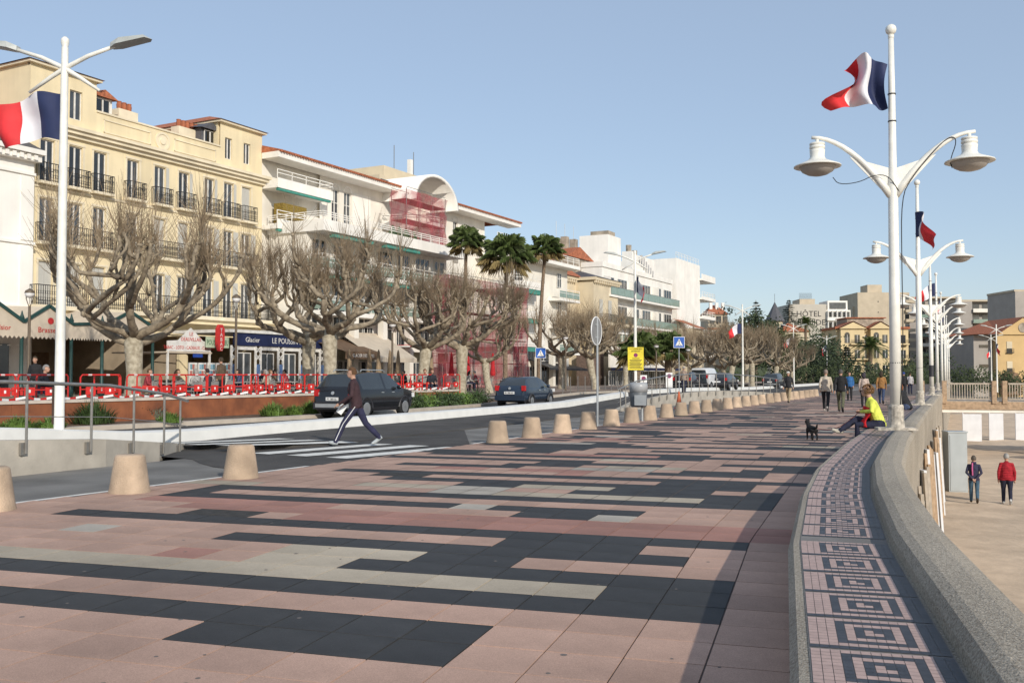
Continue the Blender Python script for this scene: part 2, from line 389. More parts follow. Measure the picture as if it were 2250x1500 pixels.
# ================================================================ ramp walls with steel railings
steel = mat('brushed steel', (.36,.34,.31), .35, .1, 8, metal=.7)
def ramp_wall(name, label, path, ztop, zrail, n_posts, thick=.25):
    root = empty(name, (path[0][0], path[0][1], 0)); tag(root, label, 'wall'); ox, oy = path[0]
    mm = MB(); n = len(path)
    for i, (x, y) in enumerate(path):
        mm.v += [(x-ox,y-oy,-.1),(x-ox,y-oy,ztop[i]),(x-ox-thick,y-oy,ztop[i]),(x-ox-thick,y-oy,-.1)]
    for i in range(n-1):
        for k in range(3): a = i*4+k; mm.f.append((a,a+1,a+5,a+4)); mm.m.append(0)
    mm.f += [(0,1,2,3),(4*n-1,4*n-2,4*n-3,4*n-4)]; mm.m += [0,0]
    mm.build('concrete_wall', conc, root)
    def at(t):
        f = t*(n-1); i = min(n-2, int(f)); f -= i
        return (path[i][0]+(path[i+1][0]-path[i][0])*f-ox, path[i][1]+(path[i+1][1]-path[i][1])*f-oy, ztop[i]+(ztop[i+1]-ztop[i])*f, zrail[i]+(zrail[i+1]-zrail[i])*f)
    for k in range(n_posts):
        x, y, zt, zl = at((k+.5)/n_posts)
        b = MB(); b.tube([(x+.06,y,zt-.22),(x+.06,y,zl)], .022, 8); b.box(x-.0,x+.045,y-.09,y+.02,zt-.24,zt-.04); b.build('post', steel, root)
    pts = [at(t/30) for t in range(31)]
    MB().tube([(p[0]+.06,p[1],p[3]+.02) for p in pts], .03, 8).build('handrail', steel, root, True)
    for f in (.55,):
        MB().tube([(p[0]+.06,p[1],p[2]+(p[3]-p[2])*f-.12) for p in pts], .008, 5).build('cable', steel, root)
    return root
ramp_wall('ramp_wall', 'pale concrete ramp wall with steel handrail at the left, ending at the zebra crossing',
          [(-13.2,3.),(-12.75,8.),(-12.2,12.14),(-11.95,14.2),(-12.2,16.),(-13.0,17.9)], [.62,.6,.56,.45,.27,.1], [1.5,1.5,1.46,1.38,1.2,1.0], 8)
ramp_wall('ramp_wall', 'pale concrete ramp wall with close steel posts beyond the litter bin',
          [(-8.1,41.5),(-7.9,45.),(-7.2,50.),(-6.3,55.),(-5.0,60.),(-3.6,66.5),(-2.2,73.)], [.0,.3,.52,.6,.6,.45,.2], [.9,1.25,1.5,1.6,1.6,1.45,1.2], 22)
# ================================================================ bollards
boll_m = mat('sandstone concrete', (.50,.375,.265), .9, .13, 4, .5, 50, obrand=.08, speck=.12, stain=.2, streak=.22)
bm = MB()
n = 20; prof = [(.275,0),(.27,.03),(.262,.05),(.20,.47),(.19,.495),(.165,.51)]
for r, z in prof:
    for k in range(n):
        t = 2*math.pi*k/n+math.pi/n; c8 = 1/max(abs(math.cos(((t+math.pi/8)%(math.pi/4))-math.pi/8)), .01)
        rr = r*(.9+.1*c8*.98); bm.v.append((rr*math.cos(t), rr*math.sin(t), z))
for i in range(len(prof)-1):
    for k in range(n): bm.f.append((i*n+k, i*n+(k+1)%n, (i+1)*n+(k+1)%n, (i+1)*n+k)); bm.m.append(0)
bm.f.append(tuple((len(prof)-1)*n+k for k in range(n))); bm.m.append(0)
bme = bm.mesh('bollard', boll_m, True)
BY = [9.02,10.95,12.97,21.43,23.41,25.45,27.45,29.5,31.5,33.5,35.6,37.6,39.6,41.6,43.6,45.6,47.6,49.7,51.7,53.7,56,58.2,60.4,62.6,64.8,67,69.2,71.4,73.6]
ordw = ['first','second','third','fourth','fifth','sixth','seventh','eighth','ninth','tenth','eleventh','twelfth','thirteenth','fourteenth','fifteenth','sixteenth','seventeenth','eighteenth','nineteenth','twentieth']
for i, y in enumerate(BY):
    o = obj('bollard', bme, None, (edge(y)+.33, y, .006), rnd.random()*6)
    if i == 0: lb = 'tapered sandstone bollard cut off by the left edge of the photo'
    elif i == 1: lb = 'tapered sandstone bollard standing before the concrete ramp wall, rust-stained side'
    elif i == 2: lb = 'tapered sandstone bollard at the near end of the zebra crossing'
    elif i < 17: lb = 'tapered sandstone bollard, %s in the row after the zebra crossing' % ordw[i-3]
    else: lb = 'small distant sandstone bollard, %s from the far end of the row' % ordw[len(BY)-1-i]
    tag(o, lb, 'bollard', 'bollards along the promenade edge')
# ================================================================ terrace, planter wall, kerb, beds
m = strip(lambda y: -75+.19*y, plnt, frange(-6,47,2), lambda y: TZ); 
strip(lambda y: -75+.19*y, lambda y: kerbx(y)-2.2, frange(47,170,3), lambda y: TZ-.1, m)
tag(m.build('terrace', terrace_mat), None, kind='structure')
m = MB(); ys = frange(-6, 170, 1.5); 
for y in ys: x = kerbx(y); z = zr(y); m.v += [(x+.0,y,z-.1),(x,y,z+.13),(x-.28,y,z+.14),(x-.3,y,z-.1)]
for i in range(len(ys)-1):
    for k in range(3): a = i*4+k; m.f.append((a,a+1,a+5,a+4)); m.m.append(0)
tag(m.build('stone_kerb', mat('kerb stone', (.46,.40,.33), .85, .1, 2)), 'pale stone kerb edging the planted bed beside the road', 'kerb')
soil = mat('planting soil', (.13,.085,.055), .95, .4, 6, .6, 25)
m = strip(lambda y: plnt(y)-.05, lambda y: kerbx(y)-.29, frange(-6,47,1.5), lambda y: zr(y)+.10)
strip(lambda y: kerbx(y)-2.3, lambda y: kerbx(y)-.29, frange(47,170,3), lambda y: zr(y)+.1, m)
tag(m.build('planting_bed', soil), None, kind='structure')
pw = empty('planter_wall', (plnt(20),20,0)); tag(pw, 'rust-coloured corten steel planter wall with pale coping in front of the café terrace', 'wall')
corten = mat('rusty corten steel', (.30,.105,.045), .85, .3, 1.6, .2, 30, col2=(.17,.06,.03), detail=8)
def pbox(x0, x1, z0f, z1f, ys, mt, name):
    mm = MB()
    for y in ys:
        x = plnt(y)-plnt(20); mm.v += [(x+x1,y-20,z0f(y)),(x+x1,y-20,z1f(y)),(x+x0,y-20,z1f(y)),(x+x0,y-20,z0f(y))]
    for i in range(len(ys)-1):
        for k in range(3): a = i*4+k; mm.f.append((a,a+1,a+5,a+4)); mm.m.append(0)
    e = 4*(len(ys)-1); mm.f += [(3,2,1,0),(e,e+1,e+2,e+3)]; mm.m += [0,0]
    mm.build(name, mt, pw)
for a in frange(-6, 46, 4)[:-1]:
    pbox(-.12, 0, lambda y: -.1, lambda y: .74, [a+.006, a+3.994], corten, 'corten_panel')
pbox(-.42, .04, lambda y: .745, lambda y: .83, frange(-6,46,2), mat('coping stone', (.55,.47,.40), .8, .08, 3), 'coping')
# bed plants: tufts
def tuft(name, loc, h, w, n, mt, blade=.012, up=.6, seed=0):
    g = random.Random(seed); mm = MB()
    for i in range(n):
        a = g.uniform(0,6.28); r = g.random()**.7*w*.5; x, y = r*math.cos(a), r*math.sin(a)
        b = g.uniform(0,6.28); L = h*g.uniform(.5,1.05); t = g.uniform(0,1-up)*1.3
        if g.random() < .75: b = a+g.uniform(-.6,.6); t = t*.5+.7*(r/(w*.5))**1.5
        L *= 1-.55*(r/(w*.5))**2
        dx, dy = math.cos(b)*t*L, math.sin(b)*t*L; px, py = -math.sin(b)*blade, math.cos(b)*blade
        mm.add([(x-px,y-py,0),(x+px,y+py,0),(x+dx*.45+px,y+dy*.45+py,L*.6),(x+dx*.45-px,y+dy*.45-py,L*.6),(x+dx,y+dy,L*(1-.3*t))],[(0,1,2,3),(3,2,4)])
    return mm.build(name, mt, None, loc=loc)
leafg = mat('bright green leaves', (.10,.17,.035), .6, .35, 5); leafgrey = mat('grey green leaves', (.17,.19,.14), .7, .25, 8); leafd = mat('dark green leaves', (.04,.07,.02), .55, .35, 4)
bed = [('leafy_plant', 40, 935, .45,.9,leafg,'low bright green plant at the left edge of the bed'),('leafy_plant',110,932,.4,.8,leafg,'low bright green plant just left of the white light pole'),
 ('shrub',165,915,1.0,1.1,leafgrey,'tall grey-green shrub just right of the white light pole'),('cycad',205,922,.85,1.2,leafd,'dark spiky cycad in the corten bed'),
 ('shrub',252,912,.95,1.0,leafgrey,'grey-green shrub right of the dark cycad'),('shrub',292,912,1.0,.9,leafgrey,'grey-green shrub in front of the big tree trunk'),('shrub',330,911,.85,.9,leafgrey,'grey-green shrub nearest the last handrail post'),
 ('leafy_plant',372,920,.4,.7,leafg,'small yellow-green clump in the middle of the bed'),('leafy_plant',600,905,.6,.9,leafg,'green grassy clump well left of the black car'),('leafy_plant',645,903,.45,.7,leafg,'small green clump second left of the black car'),('leafy_plant',680,900,.6,.8,leafg,'green grassy clump touching the left side of the black car')]
for i, (nm, px, py, h, w_, mt, lb) in enumerate(bed):
    p = G(px, py+8, zr(25)+.12); 
    o = tuft(nm, p, h, w_, 420, mt, .014, .45, i); tag(o, lb, 'plant', 'plants in the roadside bed')
# ================================================================ promenade lamps (white, twin arms) and street lights
def flag_mesh(seed, w=1.5, h=1.0, droop=.3, fold=.12, bunch=0.):
    g = random.Random(seed); ph = g.uniform(0,6); mm = MB(); nu, nv = 24, 12
    for j in range(nv+1):
        for i in range(nu+1):
            u, v = i/nu, j/nv
            x = u*w*(1-.12*v); y = fold*math.sin(u*9+ph+v*1.5)*u**.5+.05*math.sin(v*7+u*4+ph)*u; z = -v*h-droop*u*u*(1-.35*v)+.05*math.sin(u*7+ph)
            if bunch: x = (.1*math.sin(v*3.1)*(1-u)+u*w*(.72-.25*math.sin(v*5.5+.4)*u)); y += bunch*math.sin(v*6+u*5)*u+.1*math.sin(u*14+v*3); z += .16*math.sin(u*3.2)*(1-v)-.1*u*math.sin(v*4)
            mm.v.append((x, y, z))
    for j in range(nv):
        for i in range(nu):
            a = j*(nu+1)+i; mm.f.append((a,a+1,a+nu+2,a+nu+1)); mm.m.append(min(2, i*3//nu))
    return mm
FM = [mat('flag navy', (.02,.03,.09), .7), mat('flag white', (.72,.71,.74), .7, .05), mat('flag red', (.62,.03,.035), .7)]
def flag(loc, rz, seed, label, s=1., droop=.3, fold=.14, bunch=0.):
    o = flag_mesh(seed, 1.5, 1.0, droop, fold, bunch).build('tricolour_flag', FM, None, True, loc, rz); o.scale = (s,s,s)
    return tag(o, label, 'flag', 'tricolour flags on the light poles')
grime = mat('rusty base paint', (.42,.38,.32), .8, .4, 12); lens_m = mat('frosted lamp glass', (.36,.33,.30), .25, .1, 4); wire = mat('black cable', (.02,.02,.02), .6)
def prom_lamp(cable):
    root = empty('promenade_lamp')
    b = MB(); b.box(-.34,.34,-.16,.16,0,.05); b.lathe([(.15,.05),(.135,.2),(.135,.42),(.12,.46)],16); b.build('base', grime, root)
    p = MB(); p.lathe([(.102,.42),(.095,2.4),(.085,4.6),(.072,4.62),(.062,6.0),(.048,7.15)],16); p.build('pole', lamp_white, root, True)
    f = MB(); f.lathe([(.045,7.13),(.055,7.15),(.055,7.2)],12); f.ball((0,0,7.3),.1,12); f.build('finial', lamp_white, root, True)
    for z in (1.2,2.2,3.2,5.6,6.1): MB().lathe([(.106-.0055*z,z),(.106-.0055*z,z+.02)],14).build('band', black_metal, root)
    for s in (-1,1):
        pts = []; rad = []
        for i in range(11):
            t = i/10; pts.append((s*(.04+1.38*t), 0, 4.25+1.12*(1-(1-t)**1.9))); rad.append(.072-.04*t)
        MB().tube(pts, rad, 10).build('arm', lamp_white, root, True)
        MB().add([(s*.05,-.012,4.2),(s*.05,.012,4.2),(s*.75,.012,4.98),(s*.75,-.012,4.98),(s*.05,-.012,4.75),(s*.05,.012,4.75)],[(0,1,2,3),(3,2,5,4),(0,3,4),(1,5,2),(0,4,5,1)]).build('gusset', lamp_white, root)
        h = MB(); X = s*1.32; Z = 5.33
        h.lathe([(.03,0),(.03,-.06),(.135,-.07),(.14,-.1),(.115,-.11),(.14,-.13),(.14,-.17),(.115,-.18),(.14,-.20),(.135,-.24),(.13,-.33),(.16,-.38),(.27,-.43),(.42,-.49),(.425,-.51),(.37,-.505)],20,(X,0,Z))
        hd = h.build('lamp_shade', lamp_white, root, True)
        gl = MB(); gl.lathe([(.33,-.5),(.325,-.53),(.27,-.60),(.18,-.65),(.08,-.675),(.01,-.68)],20,(X,0,Z)); gl.build('lamp_glass', lens_m, hd, True)
    if cable:
        MB().tube(chaikin([(.05,-.1,.3),(.13,-.05,1.5),(.12,-.06,3),(.13,-.05,4.2),(.3,-.09,4.55),(.75,-.1,5.1),(1.0,-.06,5.3),(1.1,-.05,5.2),(.98,0,4.85),(1.02,0,4.72)]),.009,5).build('cable', wire, root)
        MB().tube(chaikin([(.1,-.06,4.3),(-.1,-.12,4.6),(-.35,-.1,4.62),(-.6,-.04,4.5),(-.95,0,4.48),(-1.05,0,4.62)]),.008,5).build('cable', wire, root)
    return root
lp = [(1.53,19.4,0),(3.55,35.3,1),(5.75,51.8,2),(7.9,68.,3),(10.1,84.,4),(12.3,100.,5),(14.6,117.,6),(17.2,136.,7)]
lname = ['near white twin-arm promenade lamp with a loose black cable','second white twin-arm promenade lamp, beside the seated red-haired woman','third white twin-arm lamp with a black band low on its pole','fourth white twin-arm lamp along the parapet, by the timber deck','fifth white twin-arm lamp along the parapet','sixth white twin-arm lamp along the parapet','seventh white twin-arm lamp along the parapet, small in the distance','farthest white twin-arm lamp of the parapet row']
base_l = None
for i, (x, y, k) in enumerate(lp):
    if i == 0: o = prom_lamp(True)
    elif base_l is None: base_l = prom_lamp(False); o = base_l
    else: o = copy_tree(base_l)
    o.location = (x+.0, y, .555 if i < 5 else .5); o.rotation_euler = (0,0,R(8+(i%3)*3)); o.scale = (1.04,1.04,1.04 if i != 2 else .93)
    tag(o, lname[i], 'lamp', 'twin-arm lamps along the parapet')
    if i == 2: MB().lathe([(.118,1.0),(.114,1.6)],14).build('black_band', black_metal, o)
    if i in (0,1,3,4,5): 
        f = flag((x-.07, y-.05, .55+ (6.95 if i != 1 else 6.6)), R(180+ (8,40,-20,15,30)[(0,1,3,4,5).index(i)]) if i == 0 else R((0,285,250,200,260,230)[i]), 5+i, ['wind-blown tricolour flag on the near promenade lamp','tricolour flag hanging limp on the second promenade lamp','','red end of a tricolour flag on the fourth promenade lamp','tricolour flag on the fifth promenade lamp','tricolour flag on the sixth promenade lamp'][i], (.85 if i == 0 else .85), .05 if i == 0 else 1.1, .2, .22 if i == 0 else 0.)
def street_light():
    root = empty('street_light')
    MB().lathe([(.15,0),(.15,.03),(.1,.05),(.092,2.5),(.08,5.5),(.068,8.1),(.06,8.12),(.08,8.2),(.08,8.28),(.03,8.33)],14).build('pole', lamp_white, root, True)
    MB().box(-.118,-.05,-.07,.07,.45,1.2).build('hatch', mat('brown hatch', (.06,.035,.025), .7), root)
    for s in (-1,1):
        pts = [(s*-.75,0,7.2-.0),(s*-.3,0,7.5),(0,0,7.68),(s*.5,0,7.92),(s*1.05,0,8.1)]
        MB().tube(pts, [.03,.045,.05,.045,.04], 8).build('arm', lamp_white, root, True)
        h = MB(); h.add([(s*1.0,-.08,8.06),(s*1.0,.08,8.06),(s*1.15,.17,8.10),(s*1.75,.15,8.22),(s*1.85,0,8.22),(s*1.75,-.15,8.22),(s*1.15,-.17,8.10),(s*1.0,-.07,8.16),(s*1.0,.07,8.16),(s*1.2,.13,8.24),(s*1.7,.1,8.29),(s*1.7,-.1,8.29),(s*1.2,-.13,8.24)],
              [(0,1,2,3,4,5,6),(7,12,11,10,9,8),(0,7,8,1),(1,8,9,2),(2,9,10,3),(3,10,4),(4,10,11),(4,11,5),(5,11,12,6),(6,12,7,0)])
        h.build('led_head', mat('lamp head grey', (.42,.44,.42), .5), root)
    return root
sl = [(PD(132,19.4,.15),0),(PD(1396,56,.5),0),(PD(1632,95,.2),0),(PD(1744,132,.2),0),(PD(1817,170,.1),1),(PD(2178,150,-.5),1),(PD(2190,118,-.6),1)]
sb = street_light(); sn = ['tall white twin-head street light at the left with a tricolour flag','white twin-head street light carrying the yellow notice','white twin-head street light behind the railing in mid distance','small white twin-head street light near the hotel palms','thin distant street light before the yellow villa','distant white street light in front of the grey flats','distant white street light in front of the ochre house']
for i, (p, k) in enumerate(sl):
    o = sb if i == 0 else copy_tree(sb); o.location = p; o.rotation_euler = (0,0,R((12,8,8,8,8,5,0)[i])); tag(o, sn[i], 'street light', 'white twin-head street lights')
fl = [((-.1,0,7.2),188,0,.95,.25),((.1,-.05,6.75),-60,1,.9,1.4),((-.1,0,6.4),215,2,1.,.8),((-.1,0,6.4),215,3,1.,.8),((-.1,0,6.6),240,4,1.1,1.2),((0,0,6),240,5,1,1),((0,0,6),270,6,1,1)]
fn = ['tricolour flag streaming left from the tall street light at the left','limp tricolour flag above the yellow notice','small tricolour flag on the mid-distance street light','small tricolour flag on the street light near the palms','tiny red flag on the pole before the yellow villa','tiny flag before the grey flats','tiny flag before the ochre house']
for (off, rz, i, s, dr) in fl:
    p = sl[i][0]; flag((p.x+off[0], p.y+off[1], p.z+off[2]), R(rz), 20+i, fn[i], s, dr)
# globe lanterns on the terrace
def lantern():
    root = empty('globe_lantern')
    MB().lathe([(.09,0),(.06,.1),(.055,3.6),(.05,4.2)],10).build('post', mat('bronze post', (.13,.10,.07), .5), root, True)
    q = MB()
    for s in (-1,1): q.tube([(0,0,4.1),(s*.17,0,4.5),(s*.17,0,4.62)],.018,6)
    q.build('fork', mat('bronze post', (.13,.10,.07)), root); g_ = MB(); g_.ball((0,0,4.72),.19,12); g_.build('globe', mat('white globe', (.8,.8,.8), .3), root, True)
    MB().lathe([(.2,4.74),(.17,4.84),(.03,4.94)],12).build('cap', mat('bronze post', (.13,.10,.07)), root); return root
lb = lantern(); ln = [(63,38,'left of the tall street light'),(518,43,'right of the red tobacconist sign'),(862,52,'in front of the brown awning'),(1243,70,'left of the round road sign'),(1442,72,'between the short palms'),(1512,75,'right of the short palms')]
for i, (px, d, t) in enumerate(ln):
    o = lb if i == 0 else copy_tree(lb); o.location = PD(px, d, TZ-.1); o.scale = (1,1,(.93,.97,.82,.82,.7,.66)[i]); tag(o, 'slim bronze lantern with white globe, '+t, 'lantern', 'globe lanterns on the terrace')
# ================================================================ buildings along the terrace
AX, AY = -38.98, 40.25; BA = R(10.7); UX, UY = math.sin(BA), math.cos(BA)
def SX(px, y=0):
    r = (px-1125)/FPX; return (50*r+25.3+y*(.4686*r+.8834))/(.4686-.8834*r)
def ZH(px, py, y=0): return CAMH+(822-py)*(50+.8834*SX(px,y)+.4686*y)/FPX
def broot(name, s): return empty(name, (AX+UX*s, AY+UY*s, 0), math.pi/2-BA)
yel = mat('yellow render', (.76,.645,.425), .85, .05, .6, stain=.08, streak=.07); yel2 = mat('yellow stone trim', (.74,.65,.48), .85, .07, 1.5, stain=.14)
wht = mat('white render', (.80,.755,.67), .8, .05, .5, stain=.1, streak=.06); wht2 = mat('bright white render', (.83,.80,.74), .75, .04, .7, stain=.07, streak=.05); cream = mat('cream render', (.62,.53,.38), .85, .08, .6)
beige = mat('beige render', (.50,.42,.31), .85, .08, .5); iron = mat('wrought iron', (.025,.024,.024), .6); frame_m = mat('window frame white', (.66,.64,.60), .5)
rooft = mat('red roof tiles', (.38,.13,.065), .9, .3, 5, .5, 14); shut = mat('pale grey shutter', (.50,.49,.45), .7, .08, 30); slate = mat('grey slate', (.09,.09,.10), .6)
green_aw = mat('green awning', (.06,.25,.20), .8); room_m = mat('cafe interior wall', (.40,.32,.23), .85, .12, 1.2); timber_m = mat('cafe timber panelling', (.20,.12,.07), .6, .2, 5); stone_d = mat('weathered stone', (.33,.28,.22), .9, .3, 1.2)
glassg = mat('greenish balcony glass', (.22,.30,.25), .1, .1, 2, spec=.7); pot = mat('terracotta', (.36,.12,.06), .85)
WCACHE = {}
def window(parent, x, z, w, h, y, kind='french', ry=0):
    key = (round(w,2), round(h,2), kind)
    if key not in WCACHE:
        f = MB(); t = .06
        if kind == 'shutter':
            f.box(0,w/2-.01,0,.04,0,h); f.box(w/2+.01,w,0,.04,0,h)
            for k in range(int(h/.12)): f.box(.05,w/2-.05,-.012,.0,.06+k*.12,.12+k*.12); f.box(w/2+.05,w-.05,-.012,0,.06+k*.12,.12+k*.12)
            WCACHE[key] = (f.mesh('shutter', shut), None)
        else:
            f.box(0,t,0,.06,0,h); f.box(w-t,w,0,.06,0,h); f.box(t,w-t,0,.06,h-t,h); f.box(t,w-t,0,.06,0,t)
            if kind in ('french','cross'): f.box(w/2-.045,w/2+.045,-.01,.05,t,h-t)
            if kind == 'cross': f.box(t,w-t,.005,.045,h*.62,h*.62+.05)
            if kind == 'wide':
                for k in (1,2): f.box(w*k/3-.03,w*k/3+.03,0,.05,t,h-t)
            p = MB(); p.box(t*.5,w-t*.5,.03,.04,t*.5,h-t*.5)
            WCACHE[key] = (f.mesh('window', frame_m), p.mesh('pane', dark_glass))
    a, b = WCACHE[key]; o = obj('shutter' if kind == 'shutter' else 'window', a, parent, (x-w/2, y, z))
    if b: obj('pane', b, o)
    return o
def facade(parent, x0, x1, z0, z1, y, ops, wm, depth=.22, name='front_wall'):
    mm = MB(); xs = sorted({x0,x1}|{v for o in ops for v in o[:2]}); zs = sorted({z0,z1}|{v for o in ops for v in o[2:4]})
    for i in range(len(xs)-1):
        for j in range(len(zs)-1):
            cx, cz = (xs[i]+xs[i+1])/2, (zs[j]+zs[j+1])/2
            if any(o[0] < cx < o[1] and o[2] < cz < o[3] for o in ops): continue
            mm.add([(xs[i],y,zs[j]),(xs[i+1],y,zs[j]),(xs[i+1],y,zs[j+1]),(xs[i],y,zs[j+1])],[(0,1,2,3)])
    for (a,b,c,d) in [o[:4] for o in ops]:
        q = y+depth; mm.add([(a,y,c),(b,y,c),(b,y,d),(a,y,d),(a,q,c),(b,q,c),(b,q,d),(a,q,d)],[(0,4,5,1),(1,5,6,2),(2,6,7,3),(3,7,4,0)])
    return mm.build(name, wm, parent)
def bx(parent, name, x0, x1, y0, y1, z0, z1, mt): return MB().box(x0,x1,y0,y1,z0,z1).build(name, mt, parent)
def iron_rail(parent, x0, x1, y, z, h=1.0, side=0.):
    mm = MB(); mm.box(x0,x1,y-.02,y+.02,z+h-.04,z+h); mm.box(x0,x1,y-.015,y+.015,z+.06,z+.09); n = max(2, int((x1-x0)/.13))
    for k in range(n+1):
        x = x0+(x1-x0)*k/n; mm.box(x-.011,x+.011,y-.011,y+.011,z,z+h)
        if k < n:
            xm = x+(x1-x0)/n/2; r = (x1-x0)/n*.42
            for zc in (.3,.62):
                pts = [(xm+r*math.cos(t*math.pi/3), y, z+zc*h+r*1.6*math.sin(t*math.pi/3)) for t in range(7)]
                mm.tube(pts, .009, 3, 0, False)
    if side:
        for x in (x0,x1):
            mm.box(x-.015,x+.015,y,y+side,z+h-.04,z+h)
            for k in range(1, int(side/.13)+1): mm.box(x-.01,x+.01,y+k*.13-.01,y+k*.13+.01,z,z+h)
    return mm.build('railing', iron, parent)
def white_rail(parent, pts, z, h=.95, nb=3, gl=None):
    mm = MB(); g_ = MB()
    for (a, b) in zip(pts, pts[1:]):
        d = math.dist(a, b); n = max(1, int(d/1.3))
        for k in range(nb): zz = z+h-(h*.8)*k/nb; mm.beam((*a,zz),(*b,zz),.04,.05)
        for k in range(n+1): t = k/n; x, y = a[0]+(b[0]-a[0])*t, a[1]+(b[1]-a[1])*t; mm.box(x-.02,x+.02,y-.02,y+.02,z,z+h)
        if gl: g_.beam((*a,z+h*.45),(*b,z+h*.45),.02,h*.7)
    r = mm.build('railing', wht2, parent)
    if gl: g_.build('glass_panel', glassg, r)
    return r
# ---------------- yellow building
Yb = broot('yellow_building', 0); tag(Yb, 'tall pale yellow apartment building with black wrought iron balconies at the left', 'building')
WX = [SX(p) for p in (97,160,214,287,347,400,456,499,538)]; LEN = SX(573)
Z1, Z2, Z3, Z4 = 5.2, 8.6, 11.8, 14.9
ops = []; wk = {}
for r_, (za, hh) in enumerate(((Z1+.05,2.35),(Z2+.05,2.3),(Z3+.05,2.25))):
    for i, x in enumerate(WX): ops.append((x-.42,x+.42,za,za+hh)); wk[(r_,i)] = (x,za,hh)
facade(Yb, 0, LEN, TZ-.5, Z4, 0, ops+[(.3,6.5,TZ,4.2),(7.0,10.3,TZ,3.9),(11,16.8,TZ,4.0)], yel)
bx(Yb,'core',.02,LEN-.02,.22,12,4.25,Z4, yel)
bx(Yb,'room_back_wall',.02,LEN-.02,6.0,6.2,TZ-.5,4.24,room_m); bx(Yb,'right_side_wall',LEN-.2,LEN-.02,.23,6.0,TZ-.5,4.24,yel); bx(Yb,'left_room_wall',.02,.2,.23,6.0,TZ-.5,4.24,room_m)
for x in (6.75,10.65): bx(Yb,'room_partition',x-.1,x+.1,.23,6.0,TZ-.5,4.24,room_m)
for x in (1.6,4.6): bx(Yb,'bar_counter',x-1.1,x+1.1,4.2,4.8,TZ,TZ+1.1,timber_m); bx(Yb,'bar_shelf',x-1.0,x+1.0,5.8,5.98,TZ+1.2,TZ+2.4,timber_m)
bx(Yb,'shop_counter',7.4,9.8,3.2,3.8,TZ,TZ+1.0,timber_m); bx(Yb,'display_counter',11.6,15.8,3.0,3.7,TZ,TZ+1.2,frame_m)
MB().box(-.01,.0,0,12,0,17.9).build('side_wall', yel, Yb)
SH = {(2,8),(1,5),(0,0),(0,1),(0,2),(1,4)}
for (r_,i),(x,za,hh) in wk.items():
    window(Yb, x, za, .84, hh, .12, 'shutter' if (r_,i) in SH else 'french')
    tr = MB(); tr.box(x-.58,x+.58,-.05,0,za+hh+.05,za+hh+.17); tr.box(x-.56,x-.44,-.03,0,za,za+hh+.05); tr.box(x+.44,x+.56,-.03,0,za,za+hh+.05); tr.build('window_trim', yel2, Yb)
    if (r_,i) not in SH and i > 3: obj('shutter', WCACHE[(.84,round(hh,2),'shutter')][0] if (.84,round(hh,2),'shutter') in WCACHE else MB().box(0,.42,0,.03,0,hh).mesh('shutter',shut), Yb, (x+.43,-.06,za)).scale = (.5,1,1)
for i, x in enumerate(WX):
    bx(Yb,'balcony_slab',x-.68,x+.68,-.45,0,Z3-.14,Z3,yel2); iron_rail(Yb, x-.64, x+.64, -.41, Z3, 1.0, .4)
for a, b in ((WX[0]-.7,WX[2]+.7),(WX[3]-.75,WX[5]+.75),(WX[6]-.7,WX[6]+.7),(WX[7]-.65,WX[7]+.65),(WX[8]-.65,WX[8]+.65)):
    bx(Yb,'balcony_slab',a,b,-.5,0,Z2-.16,Z2,yel2); iron_rail(Yb, a+.03, b-.03, -.46, Z2, 1.0, .42)
bx(Yb,'balcony_slab',-.3,LEN+.5,-1.15,0,Z1-.22,Z1,yel2); bx(Yb,'balcony_cornice',-.2,LEN+.4,-.9,0,Z1-.5,Z1-.22,yel); iron_rail(Yb,-.25,LEN+.45,-1.1,Z1,1.05,1.05)
for z in (Z2,Z3): bx(Yb,'string_course',0,LEN,-.07,0,z-.3,z-.16,yel2)
mm = MB(); mm.box(-.35,LEN+.35,-.55,.3,Z4,Z4+.18); mm.box(-.25,LEN+.25,-.4,.3,Z4-.2,Z4); mm.box(-.1,LEN+.1,-.2,.3,Z4-.4,Z4-.2); mm.build('cornice', yel2, Yb)
xa, xb = SX(205), SX(480)
facade(Yb, 0, xa, Z4+.18, 18.0, .05, [(SX(160)-.4,SX(160)+.4,15.6,17.2)], yel, name='attic_wall'); window(Yb, SX(160), 15.6, .8, 1.6, .17)
facade(Yb, xb, LEN, Z4+.18, 18.0, .05, [(SX(p)-.32,SX(p)+.32,15.7,17.1) for p in (499,540)], yel, name='attic_wall')
for p in (499,540): window(Yb, SX(p), 15.7, .64, 1.4, .17)
for a, b in ((0,xa),(xb,LEN)):
    bx(Yb,'attic_block',a+.01,b-.01,.27,11,Z4+.18,18.0,yel)
    mm = MB(); mm.box(a-.2,b+.2,-.2,11.2,18.0,18.14); mm.build('eaves', yel2, Yb)
    MB().add([(a-.3,-.3,18.14),(b+.3,-.3,18.14),(b+.3,11.3,18.14),(a-.3,11.3,18.14),((a+b)/2,3,19.2),((a+b)/2,8,19.2)],[(0,1,4),(1,2,5,4),(2,3,5),(3,0,4,5)]).build('roof', rooft, Yb)
bx(Yb,'parapet',xa,xb,.05,.4,Z4+.18,16.35,yel); bx(Yb,'parapet_cap',xa,xb,-.02,.48,16.35,16.45,yel2)
xm = (xa+xb)/2; mm = MB(); mm.lathe([(.55,0),(.55,.06),(.42,.06),(.42,.02),(.2,.02),(.2,.07),(.02,.07)],24); mm.xf(Matrix.Translation((xm,.05,15.7)) @ Matrix.Rotation(R(90),4,'X')); mm.build('medallion', yel2, Yb)
